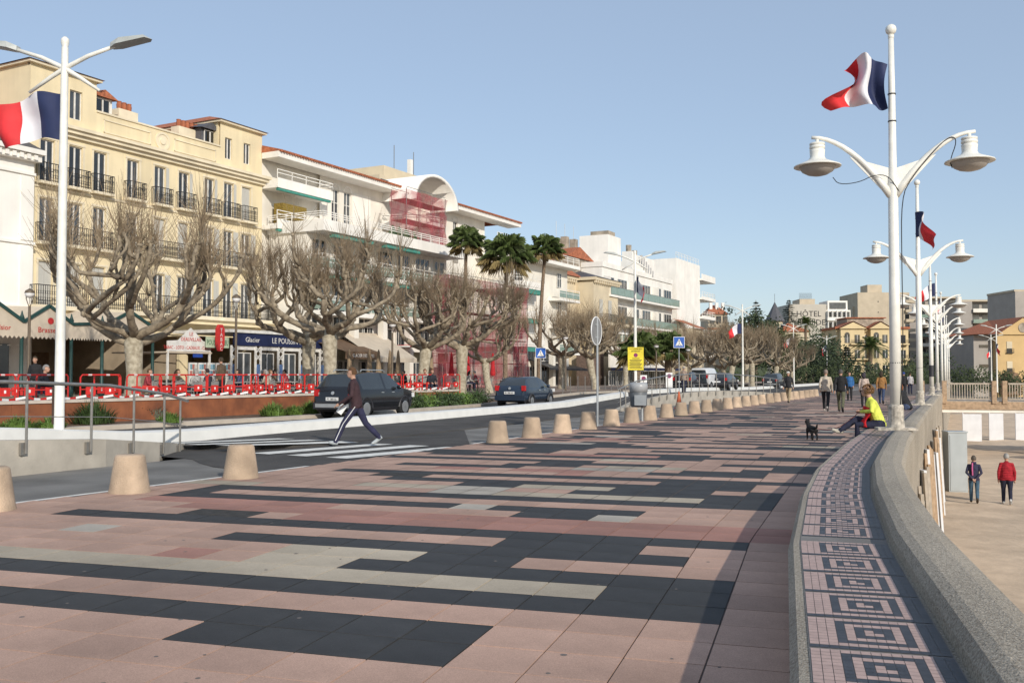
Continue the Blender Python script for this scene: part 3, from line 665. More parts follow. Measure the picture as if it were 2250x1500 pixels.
for a, b in ((xa+.5,xm-.9),(xm+.9,xb-.4)):
    mm = MB()
    for q in ((a,b,15.3,15.36),(a,b,16.0,16.06),(a,a+.06,15.3,16.06),(b-.06,b,15.3,16.06)): mm.box(q[0],q[1],.0,.05,q[2],q[3])
    mm.build('panel_moulding', yel2, Yb)
MB().add([(xa,.4,16.2),(xb,.4,16.2),(xb,10,17.2),(xa,10,17.2)],[(0,1,2,3)]).build('roof', rooft, Yb)
for px, n, w_ in ((266,3,.5),(405,5,.42)):
    x = SX(px,1.5); bx(Yb,'chimney',x-.15*n-.2,x+.15*n+.3,1.2,1.9,16.2,17.35,yel2)
    for k in range(n): MB().lathe([(.13,0),(.16,.3),(.13,.42),(.15,.5)],8,(x-.15*n+.1+k*.36,1.55,17.35)).build('chimney_pot', pot, Yb)
for px in (213,452):
    x = SX(px,.8); bx(Yb,'dormer',x-.7,x+.7,.7,3,16.3,17.5,wht if px<300 else slate); window(Yb,x,16.45,1.0,.95,.62,'french'); MB().add([(x-.95,.4,17.45),(x+.95,.4,17.45),(x+.95,3,17.7),(x-.95,3,17.7),(x,.4,17.9),(x,3,18.1)],[(0,4,5,3),(4,1,2,5),(0,1,4)]).build('dormer_roof', rooft if px<300 else slate, Yb)
# ---------------- white neighbour at the left edge
Wn = broot('white_building', -9); tag(Wn, 'white stuccoed building with dentilled cornice cut off by the left edge', 'building')
bx(Wn,'core',0,8.95,-.5,10,0,12.6,wht2)
mm = MB(); mm.box(-.1,9.2,-1.1,0,12.95,13.2); mm.box(0,9.1,-.9,0,12.6,12.95); mm.build('cornice', wht2, Wn)
for k in range(22): bx(Wn,'dentil',.2+k*.4,.4+k*.4,-1.0,-.9,12.65,12.9,wht2)
for z in (4.6,5.0,8.3,11.9): bx(Wn,'string_course',0,9.0,-.6,-.5,z,z+.14,wht2)
bx(Wn,'pilaster',8.2,8.9,-.58,-.5,5.1,8.2,wht2); bx(Wn,'pilaster',8.2,8.9,-.58,-.5,8.5,11.8,wht2)
MB().add([(-.1,-1.0,13.2),(9.2,-1.0,13.2),(8.4,1.5,14.6),(.5,1.5,14.6)],[(0,1,2,3)]).add([(9.2,-1.0,13.2),(9.2,8,13.2),(8.4,7,14.6),(8.4,1.5,14.6)],[(0,1,2,3)]).build('roof', slate, Wn)
MB().add([(0,1.0,14.3),(8.6,1.0,14.3),(8.6,6,16.2),(0,6,16.2)],[(0,1,2,3)]).build('tiled_roof', rooft, Wn)
# ---------------- modern white block
M0 = LEN+.05; Mb = broot('white_apartment_block', M0); tag(Mb, 'long modern white apartment block with barrel vault and red tiled eaves', 'building')
lx = lambda px, y=0: SX(px, y)-M0
XE = lx(1110)
awx = []
for px in (733,760,977-40,0): pass
ops = [(lx(735)-.45,lx(735)+.45,12.9,15.6),(lx(762)-.45,lx(762)+.45,12.9,15.6),(lx(972)-.4,lx(972)+.4,12.9,15.6),(lx(1000)-.4,lx(1000)+.4,12.9,15.6)]
facade(Mb, lx(700), XE-4.2, 0, 16.6, 0, ops, wht)
for o in ops:
    window(Mb,(o[0]+o[1])/2,o[2],o[1]-o[0],2.7,.12,'cross'); bx(Mb,'window_panel',o[0]-.05,o[1]+.05,-.04,0,o[2]-1.1,o[2]-.15,mat('grey panel',(.32,.29,.25),.7))
    MB().tube([((o[0]+o[1])/2+math.cos(t*math.pi/8)*.5,-.02,o[3]+math.sin(t*math.pi/8)*.45) for t in range(9)],.05,6).build('arch_trim', wht2, Mb)
bx(Mb,'core',0,XE-4.2,.23,13,0,16.6,wht); bx(Mb,'loggia_back',0,lx(700),2.2,2.4,0,16.6,wht)
bx(Mb,'garage_shutter',lx(775),lx(812),-.03,0,13.2,15.7,wht2)
for z in (14.55,11.75):      # left loggia balconies
    bx(Mb,'balcony',-.0,lx(698),-1.3,2.2,z-.25,z,wht2); bx(Mb,'balcony_front',-.0,lx(698),-1.34,-1.28,z-.25,z+.42,wht2); white_rail(Mb,[(0,-1.3),(lx(698),-1.3),(lx(698),0)],z+.4,.6,2)
    for k in range(3): window(Mb,.9+k*1.75,z+.05,1.5,2.1,2.1,'french')
    bx(Mb,'awning_box',.1,lx(694),-1.3,-1.1,z-.42,z-.27,green_aw)
mm = MB(); mm.box(-.1,lx(845),-1.5,0,16.35,16.75); mm.box(lx(935),XE+.6,-1.5,0,16.35,16.75); mm.build('eaves', wht2, Mb)
for a, b in ((-.1,lx(845)),(lx(935),XE+.6)):
    mm = MB(); n = int((b-a)/.28)
    MB().add([(a,-1.6,16.75),(b,-1.6,16.75),(b,5.5,18.6),(a,5.5,18.6),(b,13,16.75),(a,13,16.75)],[(0,1,2,3),(3,2,4,5),(0,3,5),(1,4,2)]).build('roof', rooft, Mb)
    for k in range(n): x = a+(b-a)*(k+.5)/n; mm.tube([(x,-1.68,16.76),(x,2.,17.72)],.09,5)
    q = mm.build('roof_tile', rooft, Mb); q['kind'] = 'stuff'
xa, xb = lx(838), lx(938); mm = MB(); n = 18; xm = (xa+xb)/2; rw = (xb-xa)/2
for y in (-3.2, 6):
    for k in range(n+1): t = math.pi*k/n; mm.v += [(xm-rw*math.cos(t),y,15.6+2.5*math.sin(t)),(xm-(rw-.3)*math.cos(t),y,15.6+2.25*math.sin(t))]
h = 2*(n+1)
for k in range(n):
    a = 2*k; mm.f += [(a,a+2,h+a+2,h+a),(a+1,h+a+1,h+a+3,a+3),(a,a+1,a+3,a+2)]; mm.m += [0]*3
mm.build('barrel_vault', wht2, Mb, True)
bx(Mb,'vault_glazing',xa+.3,xb-.3,.3,.4,12.6,17.6,dark_glass)
for k in range(5): bx(Mb,'mullion',xa+.4+k*(xb-xa-.8)/4-.04,xa+.4+k*(xb-xa-.8)/4+.04,.2,.3,12.6,17.2,frame_m)
def curved_balcony(parent, x0, x1, y, dep, z, wm=None, rail='white', seg=10, hh=.55):
    pts = [(x0+(x1-x0)*k/seg, y-dep*math.sin(math.pi*k/seg)**.6) for k in range(seg+1)]
    mm = MB(); mm.prism(pts, z-.22, z); r = mm.build('balcony', wm or wht2, parent)
    mm = MB()
    for a, b in zip(pts, pts[1:]): mm.beam((*a,z+hh/2-.1),(*b,z+hh/2-.1),.07,hh)
    mm.build('balcony_front', wm or wht2, parent); white_rail(parent, pts, z+hh-.1, .5, 2); return pts
curved_balcony(Mb, xa, xb, 0, 3.4, 13.6)
# right-hand end balconies
bx(Mb,'end_core',XE-4.2,XE-.8,2.0,13,0,16.6,wht)
for z in (14.2,11.6):
    bx(Mb,'balcony',XE-4.6,XE+.6,-1.7,2.2,z-.3,z,wht2); white_rail(Mb,[(XE-4.6,-1.65),(XE+.55,-1.65),(XE+.55,2)],z,1.0,2,1); bx(Mb,'awning',XE-4.4,XE+.5,-1.7,-1.4,z-.5,z-.32,green_aw)
    for k in range(2): window(Mb,XE-3.4+k*1.8,z+.05,1.5,2.2,1.95,'french')
# lower front block
xf0, xf1 = .7, lx(985,-3.5); FY = -4.6
bx(Mb,'front_block',xf0,xf1,FY+1.3,0,0,11.5,wht)
for fi, z in enumerate((11.5,8.7,5.9,3.6)):
    o_ = 0 if fi == 0 else .25
    bx(Mb,'floor_slab',xf0-.2+o_,xf1+.5-o_,FY-.3+o_,0,z-.3,z+(.45 if fi==0 else .0),wht2 if fi != 3 else wht)
    if fi < 3: white_rail(Mb,[(xf0-.15+o_,0),(xf0-.15+o_,FY-.2+o_),(xf1+.45-o_,FY-.2+o_),(xf1+.45-o_,0)],z+(.45 if fi==0 else 0),.55 if fi==0 else 1.0,3,None if fi==0 else 1)
    if fi: 
        k = 0
        for x in frange(xf0+1.2, xf1-1.2, 2.6): window(Mb,x,z+.05,2.0 if k%2 else 1.5,2.1,FY+1.22,'wide' if k%2 else 'french'); k += 1
    if fi in (0,1): bx(Mb,'awning',xf0+1.0,xf0+5.5,FY-.25,FY+.2,z-.62,z-.42,green_aw); bx(Mb,'awning',xf0+7,xf0+11.5,FY-.25,FY+.2,z-.62,z-.42,green_aw)
for x in frange(xf0+.4, xf1-.2, 3.6): bx(Mb,'column',x-.25,x+.25,FY-.0,FY+.5,0,5.6,wht)
[window(Mb,_x,TZ,1.9,2.05,FY+1.22,'wide') for _x in frange(xf0+1.0,xf1-1.0,2.0)]
for x in frange(xf0+1.5,xf1-1.5,2.6): window(Mb,x,3.75,1.9,1.3,FY+1.2,'wide')
bx(Mb,'fascia',xf0,xf1,FY+1.1,FY+1.2,2.6,3.6,mat('olive fascia',(.36,.34,.25),.8))
for k in range(4): MB().lathe([(.5,0),(.25,.5),(.05,.9)],8,(xf0+9+k*.9,FY+.6,11.95)).build('roof_plant', leafd, Mb)
bx(Mb,'hedge',.9,3.4,-1.0,-.2,11.9,13.4,mat('ochre hedge',(.22,.15,.03),.9,.4,12,.8,30))
# tower block behind
Tb = empty('tower_block', PD(905,115), math.pi/2-BA); tag(Tb, 'beige tower block with balconies and rooftop masts behind the white apartments', 'building')
bx(Tb,'core',-7,5,0,9,0,24.2,cream); bx(Tb,'roof_house',-4.5,2.5,1,7,24.2,26.,cream); bx(Tb,'roof_slab',-7.3,9,-.4,9.3,23.6,24.3,cream)
for k in range(4): bx(Tb,'balcony',4.8,8.8,-.6,6,21.4-k*2.6,21.8-k*2.6,cream); white_rail(Tb,[(4.8,-.6),(8.8,-.6),(8.8,6)],21.8-k*2.6,.9,2); bx(Tb,'dark_loggia',5.02,7,.2,6,21.8-k*2.6,23.6-k*2.6,dark_glass)
for x in (-1,3.2): MB().tube([(x,2,26),(x,2,29.2)],.05,5).build('mast', steel, Tb)
bx(Tb,'antenna_panel',1.8,2.3,1.5,2,25.5,28,wht2)
# ---------------- red netted scaffolds
net = bpy.data.materials.new('red scaffold netting'); net.use_nodes = True
_b = net.node_tree.nodes['Principled BSDF']; _b.inputs['Base Color'].default_value = (.40,.06,.08,1); _b.inputs['Roughness'].default_value = .9; _n = net.node_tree.nodes.new('ShaderNodeTexNoise'); _n.inputs['Scale'].default_value = 1.3; _n.inputs['Detail'].default_value = 6; _tc = net.node_tree.nodes.new('ShaderNodeTexCoord'); net.node_tree.links.new(_tc.outputs['Object'], _n.inputs['Vector'])
_r = net.node_tree.nodes.new('ShaderNodeMapRange'); _r.inputs[1].default_value = .35; _r.inputs[2].default_value = .65; _r.inputs[3].default_value = .22; _r.inputs[4].default_value = .62; net.node_tree.links.new(_n.outputs['Fac'], _r.inputs[0]); net.node_tree.links.new(_r.outputs[0], _b.inputs['Alpha'])
def scaffold(parent_s, x0, x1, y0, y1, z0, z1, label, lifts, netz0=None):
    root = broot('scaffold', parent_s); tag(root, label, 'scaffold', 'netted scaffolds')
    mm = MB()
    nx_ = max(1, int((x1-x0)/1.8))
    for k in range(nx_+1):
        x = x0+(x1-x0)*k/nx_
        for y in (y0,y1): mm.tube([(x,y,z0),(x,y,z1+.8)],.03,5)
    for k in range(lifts+1):
        z = z0+(z1-z0)*k/lifts
        for y in (y0,y1):
            mm.tube([(x0,y,z+.9),(x1,y,z+.9)],.025,5)
    mm.build('tubes', steel, root)
    for k in range(1, lifts+1): z = z0+(z1-z0)*k/lifts; bx(root,'deck',x0,x1,y0,y1,z-.06,z,mat('scaffold deck',(.30,.12,.10),.8))
    nz = netz0 if netz0 is not None else z0
    g_ = MB(); ny = 8
    for (a, b) in (((x0-.1,y0-.08),(x1+.1,y0-.08)),((x0-.1,y0-.08),(x0-.1,y1)),((x1+.1,y0-.08),(x1+.1,y1))):
        o = len(g_.v); ns = 24
        for j in range(ns+1):
            for i in range(ns+1):
                u, v = i/ns, j/ns; bul = .16*math.sin(u*13+v*5)*math.sin(v*9+1)
                g_.v.append((a[0]+(b[0]-a[0])*u, a[1]+(b[1]-a[1])*u-bul, nz+(z1+.7-nz)*v))
        for j in range(ns):
            for i in range(ns): q = o+j*(ns+1)+i; g_.f.append((q,q+1,q+ns+2,q+ns+1)); g_.m.append(0)
    g_.build('netting', net, root, True)
    return root
scaffold(M0, lx(868,-3), lx(955,-3), -4.0, -2.6, 12.0, 15.2, 'upper scaffold with red netting under the barrel vault', 2)
scaffold(M0, lx(958,-5.5), lx(1135,-5.5), -6.6, -5.2, TZ, 8.6, 'tall ground-level scaffold wrapped in dark red netting behind the palms', 4)
# ---------------- block with rounded balconies, and its neighbours
B3 = broot('rounded_balcony_block', SX(1128,-4)); tag(B3, 'white apartment block with rounded corner balconies and green awnings behind the tall palms', 'building')
W3 = SX(1262,-4)-SX(1128,-4); bx(B3,'core',1.2,W3,-3.2,8,0,12.6,wht); bx(B3,'roof_slab',-.3,W3+.3,-4.6,8,12.6,12.95,wht2)
white_rail(B3,[(-.2,2),(-.2,-3.5),(1,-4.5),(W3+.2,-4.5)],12.95,.8,3)
for z in (10.0,7.2,4.5):
    pts = [(.2,1.0),(-.3,-2.6),(.2,-4.0),(1.6,-4.7),(5.2,-4.7),(5.4,-3.2)]
    mm = MB(); mm.prism(pts[::-1]+[] if False else pts, z-.3, z); mm.build('balcony', wht2, B3)
    mm = MB()
    for a, b in zip(pts, pts[1:]): mm.beam((*a,z+.15),(*b,z+.15),.08,.5)
    mm.build('balcony_front', wht2, B3); white_rail(B3, pts, z+.35, .65, 2)
    bx(B3,'awning',1.2,4.8,-4.75,-4.2,z-.75,z-.35,green_aw); window(B3,2.4,z+.02,1.8,2.2,-3.3,'wide'); window(B3,W3-2.2,z+.6,1.0,1.5,-3.3,'cross')
    bx(B3,'balcony',W3-4.6,W3+.4,-4.5,-3.2,z-.9,z-.65,wht2); white_rail(B3,[(W3-4.6,-4.45),(W3+.35,-4.45)],z-.65,.95,2,1)
for k in range(3): window(B3,2.2+k*3.0,2.9,2.0,1.3,-3.3,'wide')
[window(B3,_x,TZ-.1,1.9,2.0,-3.28,'wide') for _x in frange(1.4+1.0,(W3-.4)-1.0,2.0)]
for k in range(4): bx(B3,'column',1.4+k*3.2,1.9+k*3.2,-4.4,-3.9,0,4.2,wht)
B4 = broot('cream_house', SX(1225,-.5)); tag(B4, 'cream house with dentilled cornice and red hipped roof between the white blocks', 'building')
W4 = SX(1338,-1)-SX(1225,-.5); bx(B4,'core',0,W4*.45,0,9,0,12.6,cream); bx(B4,'wing',W4*.45,W4,-2.2,9,0,12.4,cream)
for a, b, y in ((-.2,W4*.45,-.4),(W4*.45-.3,W4+.3,-2.6)):
    bx(B4,'cornice',a,b,y,3,12.5,12.85,cream)
    for k in range(int((b-a)/.6)): bx(B4,'dentil',a+.2+k*.6,a+.45+k*.6,y+.02,y+.3,12.2,12.5,cream)
MB().add([(-.4,-.6,12.85),(W4*.5,-.6,12.85),(W4*.5,9,12.85),(-.4,9,12.85),(2.5,4,16),(W4*.5-2,4,16)],[(0,1,5,4),(1,2,5),(2,3,4,5),(3,0,4)]).build('roof', rooft, B4)
MB().add([(W4*.45,-2.7,12.85),(W4+.3,-2.7,12.85),(W4+.3,3,12.85),(W4*.45,3,12.85),(W4*.7,1,14.0)],[(0,1,4),(1,2,4),(2,3,4),(3,0,4)]).build('roof', slate, B4)
bx(B4,'gable_wall',W4*.5,W4*1.05,1.5,7,12.8,15.6,stone_d); MB().add([(W4*.5-.2,1.3,15.6),(W4*1.08,1.3,15.6),(W4*.75,1.3,17.0),(W4*.5-.2,7,15.6),(W4*1.08,7,15.6),(W4*.75,7,17.0)],[(0,1,2),(0,2,5,3),(1,4,5,2)]).build('gable_roof', rooft, B4)
for x in (W4*.6,W4*.8): window(B4,x,8.2,1.0,2.2,-2.3,'shutter'); window(B4,x,4.6,1.0,2.2,-2.3,'french')
for x in (1.4,3.2): window(B4,x,8.6,.8,1.9,-.1,'french'); window(B4,x,5.4,.8,1.9,-.1,'french')
bx(B4,'terrace_slab',W4*.3,W4,-4.6,-2.2,7.2,7.5,cream); iron_rail(B4,W4*.3,W4,-4.55,7.5,.95,2.2)
bx(B4,'veranda_roof',W4*.3,W4+.3,-5.2,-2.2,6.2,6.4,wht2); 
for k in range(6): bx(B4,'veranda_post',W4*.3+k*W4*.135,W4*.3+k*W4*.135+.12,-5.1,-5.0,3.6,6.2,wht2)
bx(B4,'veranda_glass',W4*.3,W4,-5.0,-4.95,3.6,6.2,glassg); bx(B4,'ground_floor',W4*.0,W4,-5.0,-2.2,0,3.6,cream)
for x in (W4*.76,W4*.95,W4*.58):
    bx(B4,'chimney',x-.4,x+.4,3,3.8,15.5,18.4-.5*(x<W4*.7),stone_d); MB().tube([(x,3.4,18),(x,3.4,20)],.025,4).build('aerial', steel, B4)
B5 = broot('white_hotel', SX(1340,-2.2)); tag(B5, 'white hotel with two rows of green glass balconies behind the yellow notice', 'building')
W5 = SX(1492,-2.2)-SX(1340,-2.2); bx(B5,'core',0,W5,-1.2,9,0,14.6,wht2)
for z in (11.2,7.8,4.4):
    bx(B5,'balcony',-.2,W5+.2,-2.4,-1.2,z-.25,z,wht2)
    for k in range(12):
        xa_ = .1+k*(W5-.2)/12; bx(B5,'glass_panel',xa_+.04,xa_+(W5-.2)/12-.04,-2.38,-2.34,z+.05,z+.95,glassg); (bx(B5,'divider',xa_-.03,xa_+.03,-2.3,-1.2,z,z+2.2,wht2) if k%4 == 0 else None)
    MB().box(-.1,W5+.1,-2.4,-2.34,z+.95,z+1.0).build('rail', steel, B5)
    for k in range(6): window(B5,W5*(k+.5)/6,z+.05,W5/6*.72,2.3,-1.3,'wide')
bx(B5,'parapet',-.1,W5,-1.35,9,14.6,15.2,wht2); bx(B5,'stair_tower',W5*.28,W5*.45,1.0,5,15.2,19.6,wht2); bx(B5,'tower_cap',W5*.33,W5*.42,1.5,4,19.6,20.3,stone_d)
for k in range(4): bx(B5,'roof_chimney',W5*(.66+.085*k),W5*(.66+.085*k)+1.0,1.5,3,15.2,18.6-.5*k,wht2); MB().lathe([(.4,0),(.42,.9)],8,(W5*(.66+.085*k)+.5,2.2,18.6-.5*k)).build('chimney_pot', stone_d, B5)
for k in range(6): MB().box(W5*.5+k*.85,W5*.5+k*.85+.45,-1.42,-1.38,16.6-k*.34,17.4-k*.34).build('sign_letter', mat('weathered sign letter',(.45,.44,.43),.8), B5)
bx(B5,'sign_wall',W5*.45,W5*.75,-.9,-.7,15.2,17.4,wht2)
B6 = broot('white_corner_block', SX(1482,-1)); tag(B6, 'plain white end wall block with stacked right-hand balconies', 'building')
W6 = SX(1562,-1)-SX(1482,-1); bx(B6,'core',0,W6*.62,-1.4,9,0,18.6,wht2); bx(B6,'rear_core',W6*.62,W6*.95,1,9,0,18.4,wht2)
white_rail(B6,[(0,-1.3),(W6*.6,-1.3)],18.6,.9,2); 
for k in range(5):
    z = 16.6-k*3.0; bx(B6,'balcony',W6*.6,W6,-1.8,1.2,z-.3,z,wht2); bx(B6,'balcony_front',W6*.6,W6+.02,-1.85,-1.78,z-.3,z+.7 if k==0 else z+.2,wht2)
    if k: white_rail(B6,[(W6*.62,-1.75),(W6-.05,-1.75),(W6-.05,1)],z+.1,.85,2)
    window(B6,W6*.78,z+.1 if k else z+.8,W6*.25,2.3 if k else 1.2,.9,'wide')
bx(B6,'low_roof_house',-2,3,-4.5,-1.4,0,8.2,cream); MB().add([(-2.3,-5,8.2),(3.3,-5,8.2),(3.3,-1.4,9.6),(-2.3,-1.4,9.6)],[(0,1,2,3)]).build('lean_to_roof', rooft, B6)
# ================================================================ café fronts on the terrace
awn = mat('cream awning cloth', (.55,.47,.37), .85, .06, 2); dgreen = mat('dark green post', (.02,.06,.055), .45); sign_w = mat('sign white', (.68,.66,.62), .6); navy = mat('navy fascia', (.015,.022,.07), .5); red_t = mat('sign red', (.5,.03,.03), .5)
def tz(px, py, y): return ZH(px, py, y)
Br = broot('brasserie_awning', 0); tag(Br, 'brasserie pergola with cream scalloped gables on dark green posts', 'awning')
AYF = -5.2; posts = [SX(p, AYF) for p in (-75,47,156,224,335)]
z_e = tz(156,712,AYF); z_v = tz(156,742,AYF)
for x in posts:
    mm = MB(); mm.lathe([(.13,TZ-.1),(.13,TZ+.5),(.085,TZ+.6),(.08,z_e+.1),(.12,z_e+.15),(.05,z_e+.35),(.02,z_e+.5)],10,(x,AYF,0)); mm.build('post', dgreen, Br, True)
for a, b in zip(posts, posts[1:]):
    gab = b-a > 2.6; xm = (a+b)/2; zp = z_e+ (.75 if gab else .0)
    pts = [(a,z_e-.05),(xm,zp),(b,z_e-.05)]
    mm = MB(); n = 12
    top = [((a+(b-a)*k/n), (z_e-.05+(zp-z_e+.05)*(1-abs(2*k/n-1)))) for k in range(n+1)]
    for k in range(n):
        x0, x1 = top[k][0], top[k+1][0]; xc = (x0+x1)/2
        mm.add([(x0,AYF-.1,top[k][1]),(x1,AYF-.1,top[k+1][1]),(x1,AYF-.1,z_v),(xc,AYF-.1,z_v-.13),(x0,AYF-.1,z_v)],[(0,4,3,2,1)])
    mm.build('valance', awn, Br)
    mm = MB(); mm.beam((a,AYF-.14,z_e),(xm,AYF-.14,zp+.06),.1,.14); mm.beam((xm,AYF-.14,zp+.06),(b,AYF-.14,z_e),.1,.14); mm.build('gable_frame', dgreen, Br)
    MB().add([(a,AYF,z_e),(xm,AYF,zp),(xm,-.3,zp+.25),(a,-.3,z_e+.25),(b,AYF,z_e),(b,-.3,z_e+.25)],[(0,1,2,3),(1,4,5,2)]).build('canopy', awn, Br)
xg = (posts[1]+posts[2])/2; FR = (R(90),0,0)
text('lettering','Brasserie',.36,Br,(xg+.1,AYF-.12,z_v+.2),FR,red_t); MB().lathe([(.16,0),(.16,.01)],12).xf(Matrix.Translation((xg+.1,AYF-.11,z_v+.75)) @ Matrix.Rotation(R(90),4,'X')).build('emblem', red_t, Br)
text('lettering','Pub - Excelsior',.3,Br,((posts[3]+posts[4])/2+.1,AYF-.12,z_v+.12),FR,mat('sign dark',(.06,.05,.05),.6)); text('lettering','Excelsior',.32,Br,((posts[0]+posts[1])/2+.1,AYF-.12,z_v+.25),FR,red_t)
[window(Wn,_x,TZ,1.9,2.7,-.57,'wide') for _x in (2.0,4.4,6.8)]
for k in range(5): MB().lathe([(.09,0),(.09,.05)],8,(posts[1]+.6+k*.5,-2,3.0)).build('ceiling_lamp', white_paint, Br)
# tobacconist
Tk = broot('tobacconist_shop', 0); tag(Tk, 'tobacconist kiosk front with white gabled sign board and newspaper racks', 'shop'); y = -4.6
a, b = SX(368,y), SX(463,y); zb0, zb1, zg = tz(415,772,y), tz(415,750,y), tz(415,728,y)
mm = MB(); mm.add([(a,y,zb0),(b,y,zb0),(b,y,zb1),((a+b)/2+1.0,y,zb1+.05),((a+b)/2+.1,y,zg+.2),((a+b)/2-.8,y,zb1+.05),(a,y,zb1)],[(0,1,2,3,4,5,6)]); o_ = len(mm.v); mm.add([(v[0],y+.08,v[2]) for v in mm.v[:7]],[(6,5,4,3,2,1,0)]); mm.f += [(i,(i+1)%7,7+(i+1)%7,7+i)[::-1] for i in range(7)]; mm.m += [0]*7; mm.build('sign_board', sign_w, Tk)
text('lettering','LE',.3,Tk,((a+b)/2+.1,y-.01,zb1+.32),FR,red_t); text('lettering','DEAUVILLAIS',.3,Tk,((a+b)/2+.1,y-.01,zb1+.02),FR,red_t,squash=.85); text('lettering','TABAC - LOTO - CADEAUX - CARTERIE',.27,Tk,((a+b)/2,y-.01,zb0+.12),FR,red_t,squash=.78)
bx(Tk,'roof',a-.1,b+.1,y,-.3,zb0-.1,zb0-.02,awn); bx(Tk,'post',a,a+.1,y,y+.1,TZ,zb0,sign_w); bx(Tk,'post',b-.1,b,y,y+.1,TZ,zb0,sign_w)
bx(Tk,'open_plate',a+1.9,a+2.6,y+.05,y+.09,zb0-.32,zb0-.08,mat('blue plate',(.02,.06,.3),.5))
rc = [mat('rack print %d'%i, c, .6, .3, 25) for i, c in enumerate(((.25,.4,.5),(.5,.5,.45),(.4,.15,.12),(.15,.3,.35)))]
for k in range(5):
    x = a+1.3+k*.68; r_ = MB(); r_.box(x,x+.55,y-.3,y-.2,TZ+.2,TZ+1.75); rk = r_.build('card_rack', sign_w, Tk)
    for q in range(12): MB().box(x+.04+(q%3)*.165,x+.18+(q%3)*.165,y-.32,y-.30,TZ+.3+(q//3)*.36,TZ+.58+(q//3)*.36).build('card', rc[(q*7+k)%4], rk)
Ts = broot('tobacconist_sign', 0); tag(Ts, 'tall red diamond-shaped TABAC sign hanging on the yellow facade', 'sign'); x = SX(483,-5.2); zt, zb = tz(483,713,-5.2), tz(483,771,-5.2); zm = (zt+zb)/2
MB().prism([(0,0),(.0,0)],0,0) if False else None
mm = MB(); pr = [(x-.12,zt),(x+.12,zt),(x+.27,zm+.5),(x+.27,zm-.4),(x+.1,zb),(x-.1,zb),(x-.27,zm-.4),(x-.27,zm+.5)]
mm.add([(p[0],-5.3,p[1]) for p in pr]+[(p[0],-5.1,p[1]) for p in pr],[tuple(range(8))[::-1],tuple(range(8,16))]+[(i,(i+1)%8,8+(i+1)%8,8+i) for i in range(8)]); mm.build('panel', red_t, Ts)
for k, ch in enumerate('TABAC'): text('letter',ch,.3,Ts,(x,-5.31,zt-.42-k*.265),FR,sign_w)
MB().tube([(x,-5.2,zm),(x,-.2,zm+.3)],.03,5).build('bracket', black_metal, Ts)
# ice cream pavilion
Pv = broot('ice_cream_pavilion', 0); tag(Pv, 'white café pavilion with navy fascia reading LE POUSSIN BLEU', 'shop'); y = -5.0; a, b = SX(506,y), SX(714,y); zf0, zf1 = 3.3, 4.05
bx(Pv,'roof',a-.2,b+.2,y-.2,-.5,zf1,zf1+.18,sign_w); bx(Pv,'fascia',a+.2,b,y-.1,y,zf0,zf1,navy)
xl_ = a+(b-a)*.30; text('lettering','Glacier',.42,Pv,(a+(b-a)*.2,y-.11,zf0+.22),FR,sign_w); text('lettering','LE POUSSIN BLEU',.48,Pv,(a+(b-a)*.6,y-.11,zf0+.2),FR,sign_w,squash=.95)
n = 5
for k in range(n):
    x = a+.3+(b-a-.6)*k/(n-1); mm = MB()
    for q in (-.22,.22): mm.box(x+q-.05,x+q+.05,y-.05,y+.05,TZ,zf0)
    for q in range(2): z_ = zf0-.9+q*.45; mm.beam((x-.2,y,z_),(x+.2,y,z_+.42),.04,.05); mm.beam((x+.2,y,z_),(x-.2,y,z_+.42),.04,.05)
    c_ = mm.build('lattice_column', sign_w, Pv); MB().box(x-.17,x+.17,y-.02,y+.02,TZ+.6,TZ+1.7).build('menu_board', mat('blue menu',(.08,.14,.28),.5,.5,30), c_)
    if k < n-1:
        x2 = x+(b-a-.6)/(n-1); window(Pv,(x+x2)/2,TZ+.1,(x2-x)*.62,2.3,y+.2,'french'); bx(Pv,'transom',x+.25,x2-.25,y,y+.1,zf0-.25,zf0,sign_w)
gb = mat('pale green board', (.42,.50,.36), .6); y2 = -4.9; ga, gb_ = SX(453,y2), SX(503,y2); zg0 = tz(478,764,y2)
bx(Pv,'green_board',ga,gb_,y2,y2+.06,zg0,zg0+.62,gb); text('lettering','POUSSIN BLEU',.42,Pv,((ga+gb_)/2,y2-.01,zg0+.16),FR,mat('sign green',(.03,.12,.06),.6),squash=.62)
# other awnings
Aw = broot('brown_awning', 0); tag(Aw, 'brown café awning with white lettering behind the black car', 'awning'); y = -7.0; a, b = SX(742,y), SX(834,y); zv = tz(790,789,y); zt = zv+.5; br = mat('brown awning cloth',(.16,.10,.06),.8)
bx(Aw,'valance',a+.8,b,y-.05,y,zv,zt,br); MB().add([(a+.8,y,zt),(b,y,zt),(b,y+3.2,zt+1.0),(a,y+3.2,zt+1.0)],[(0,1,2,3)]).build('cloth', br, Aw); text('lettering','GLACIER DES ALPES',.3,Aw,((a+b)/2+.4,y-.06,zv+.14),FR,sign_w,squash=.9)
Aw = broot('cream_awning', 0); tag(Aw, 'wide plain cream awning right of the brown one', 'awning'); a, b = SX(822,y), SX(916,y)
MB().add([(a,y,zt-.35),(b,y,zt-.35),(b,y+3.2,zt+1.5),(a,y+3.2,zt+1.5),(a,y,zt-.65),(b,y,zt-.65)],[(0,1,2,3),(4,5,1,0)]).build('cloth', awn, Aw)
Aw = broot('red_striped_awning', 0); tag(Aw, 'small red striped awning beside the cream awning', 'awning'); a2 = b+.2; 
for k in range(6): bx(Aw,'stripe',a2+k*.4,a2+k*.4+.4,y+1,y+3,zt+.5+.05*(k%2),zt+.62+.05*(k%2),red_t if k%2 else sign_w)
Aw = broot('cafe_canopy', 0); tag(Aw, 'black café canopy with a white sign wall reading Café', 'awning'); y = -7.2; a, b = SX(1352,y), SX(1475,y); zc = tz(1400,808,y)
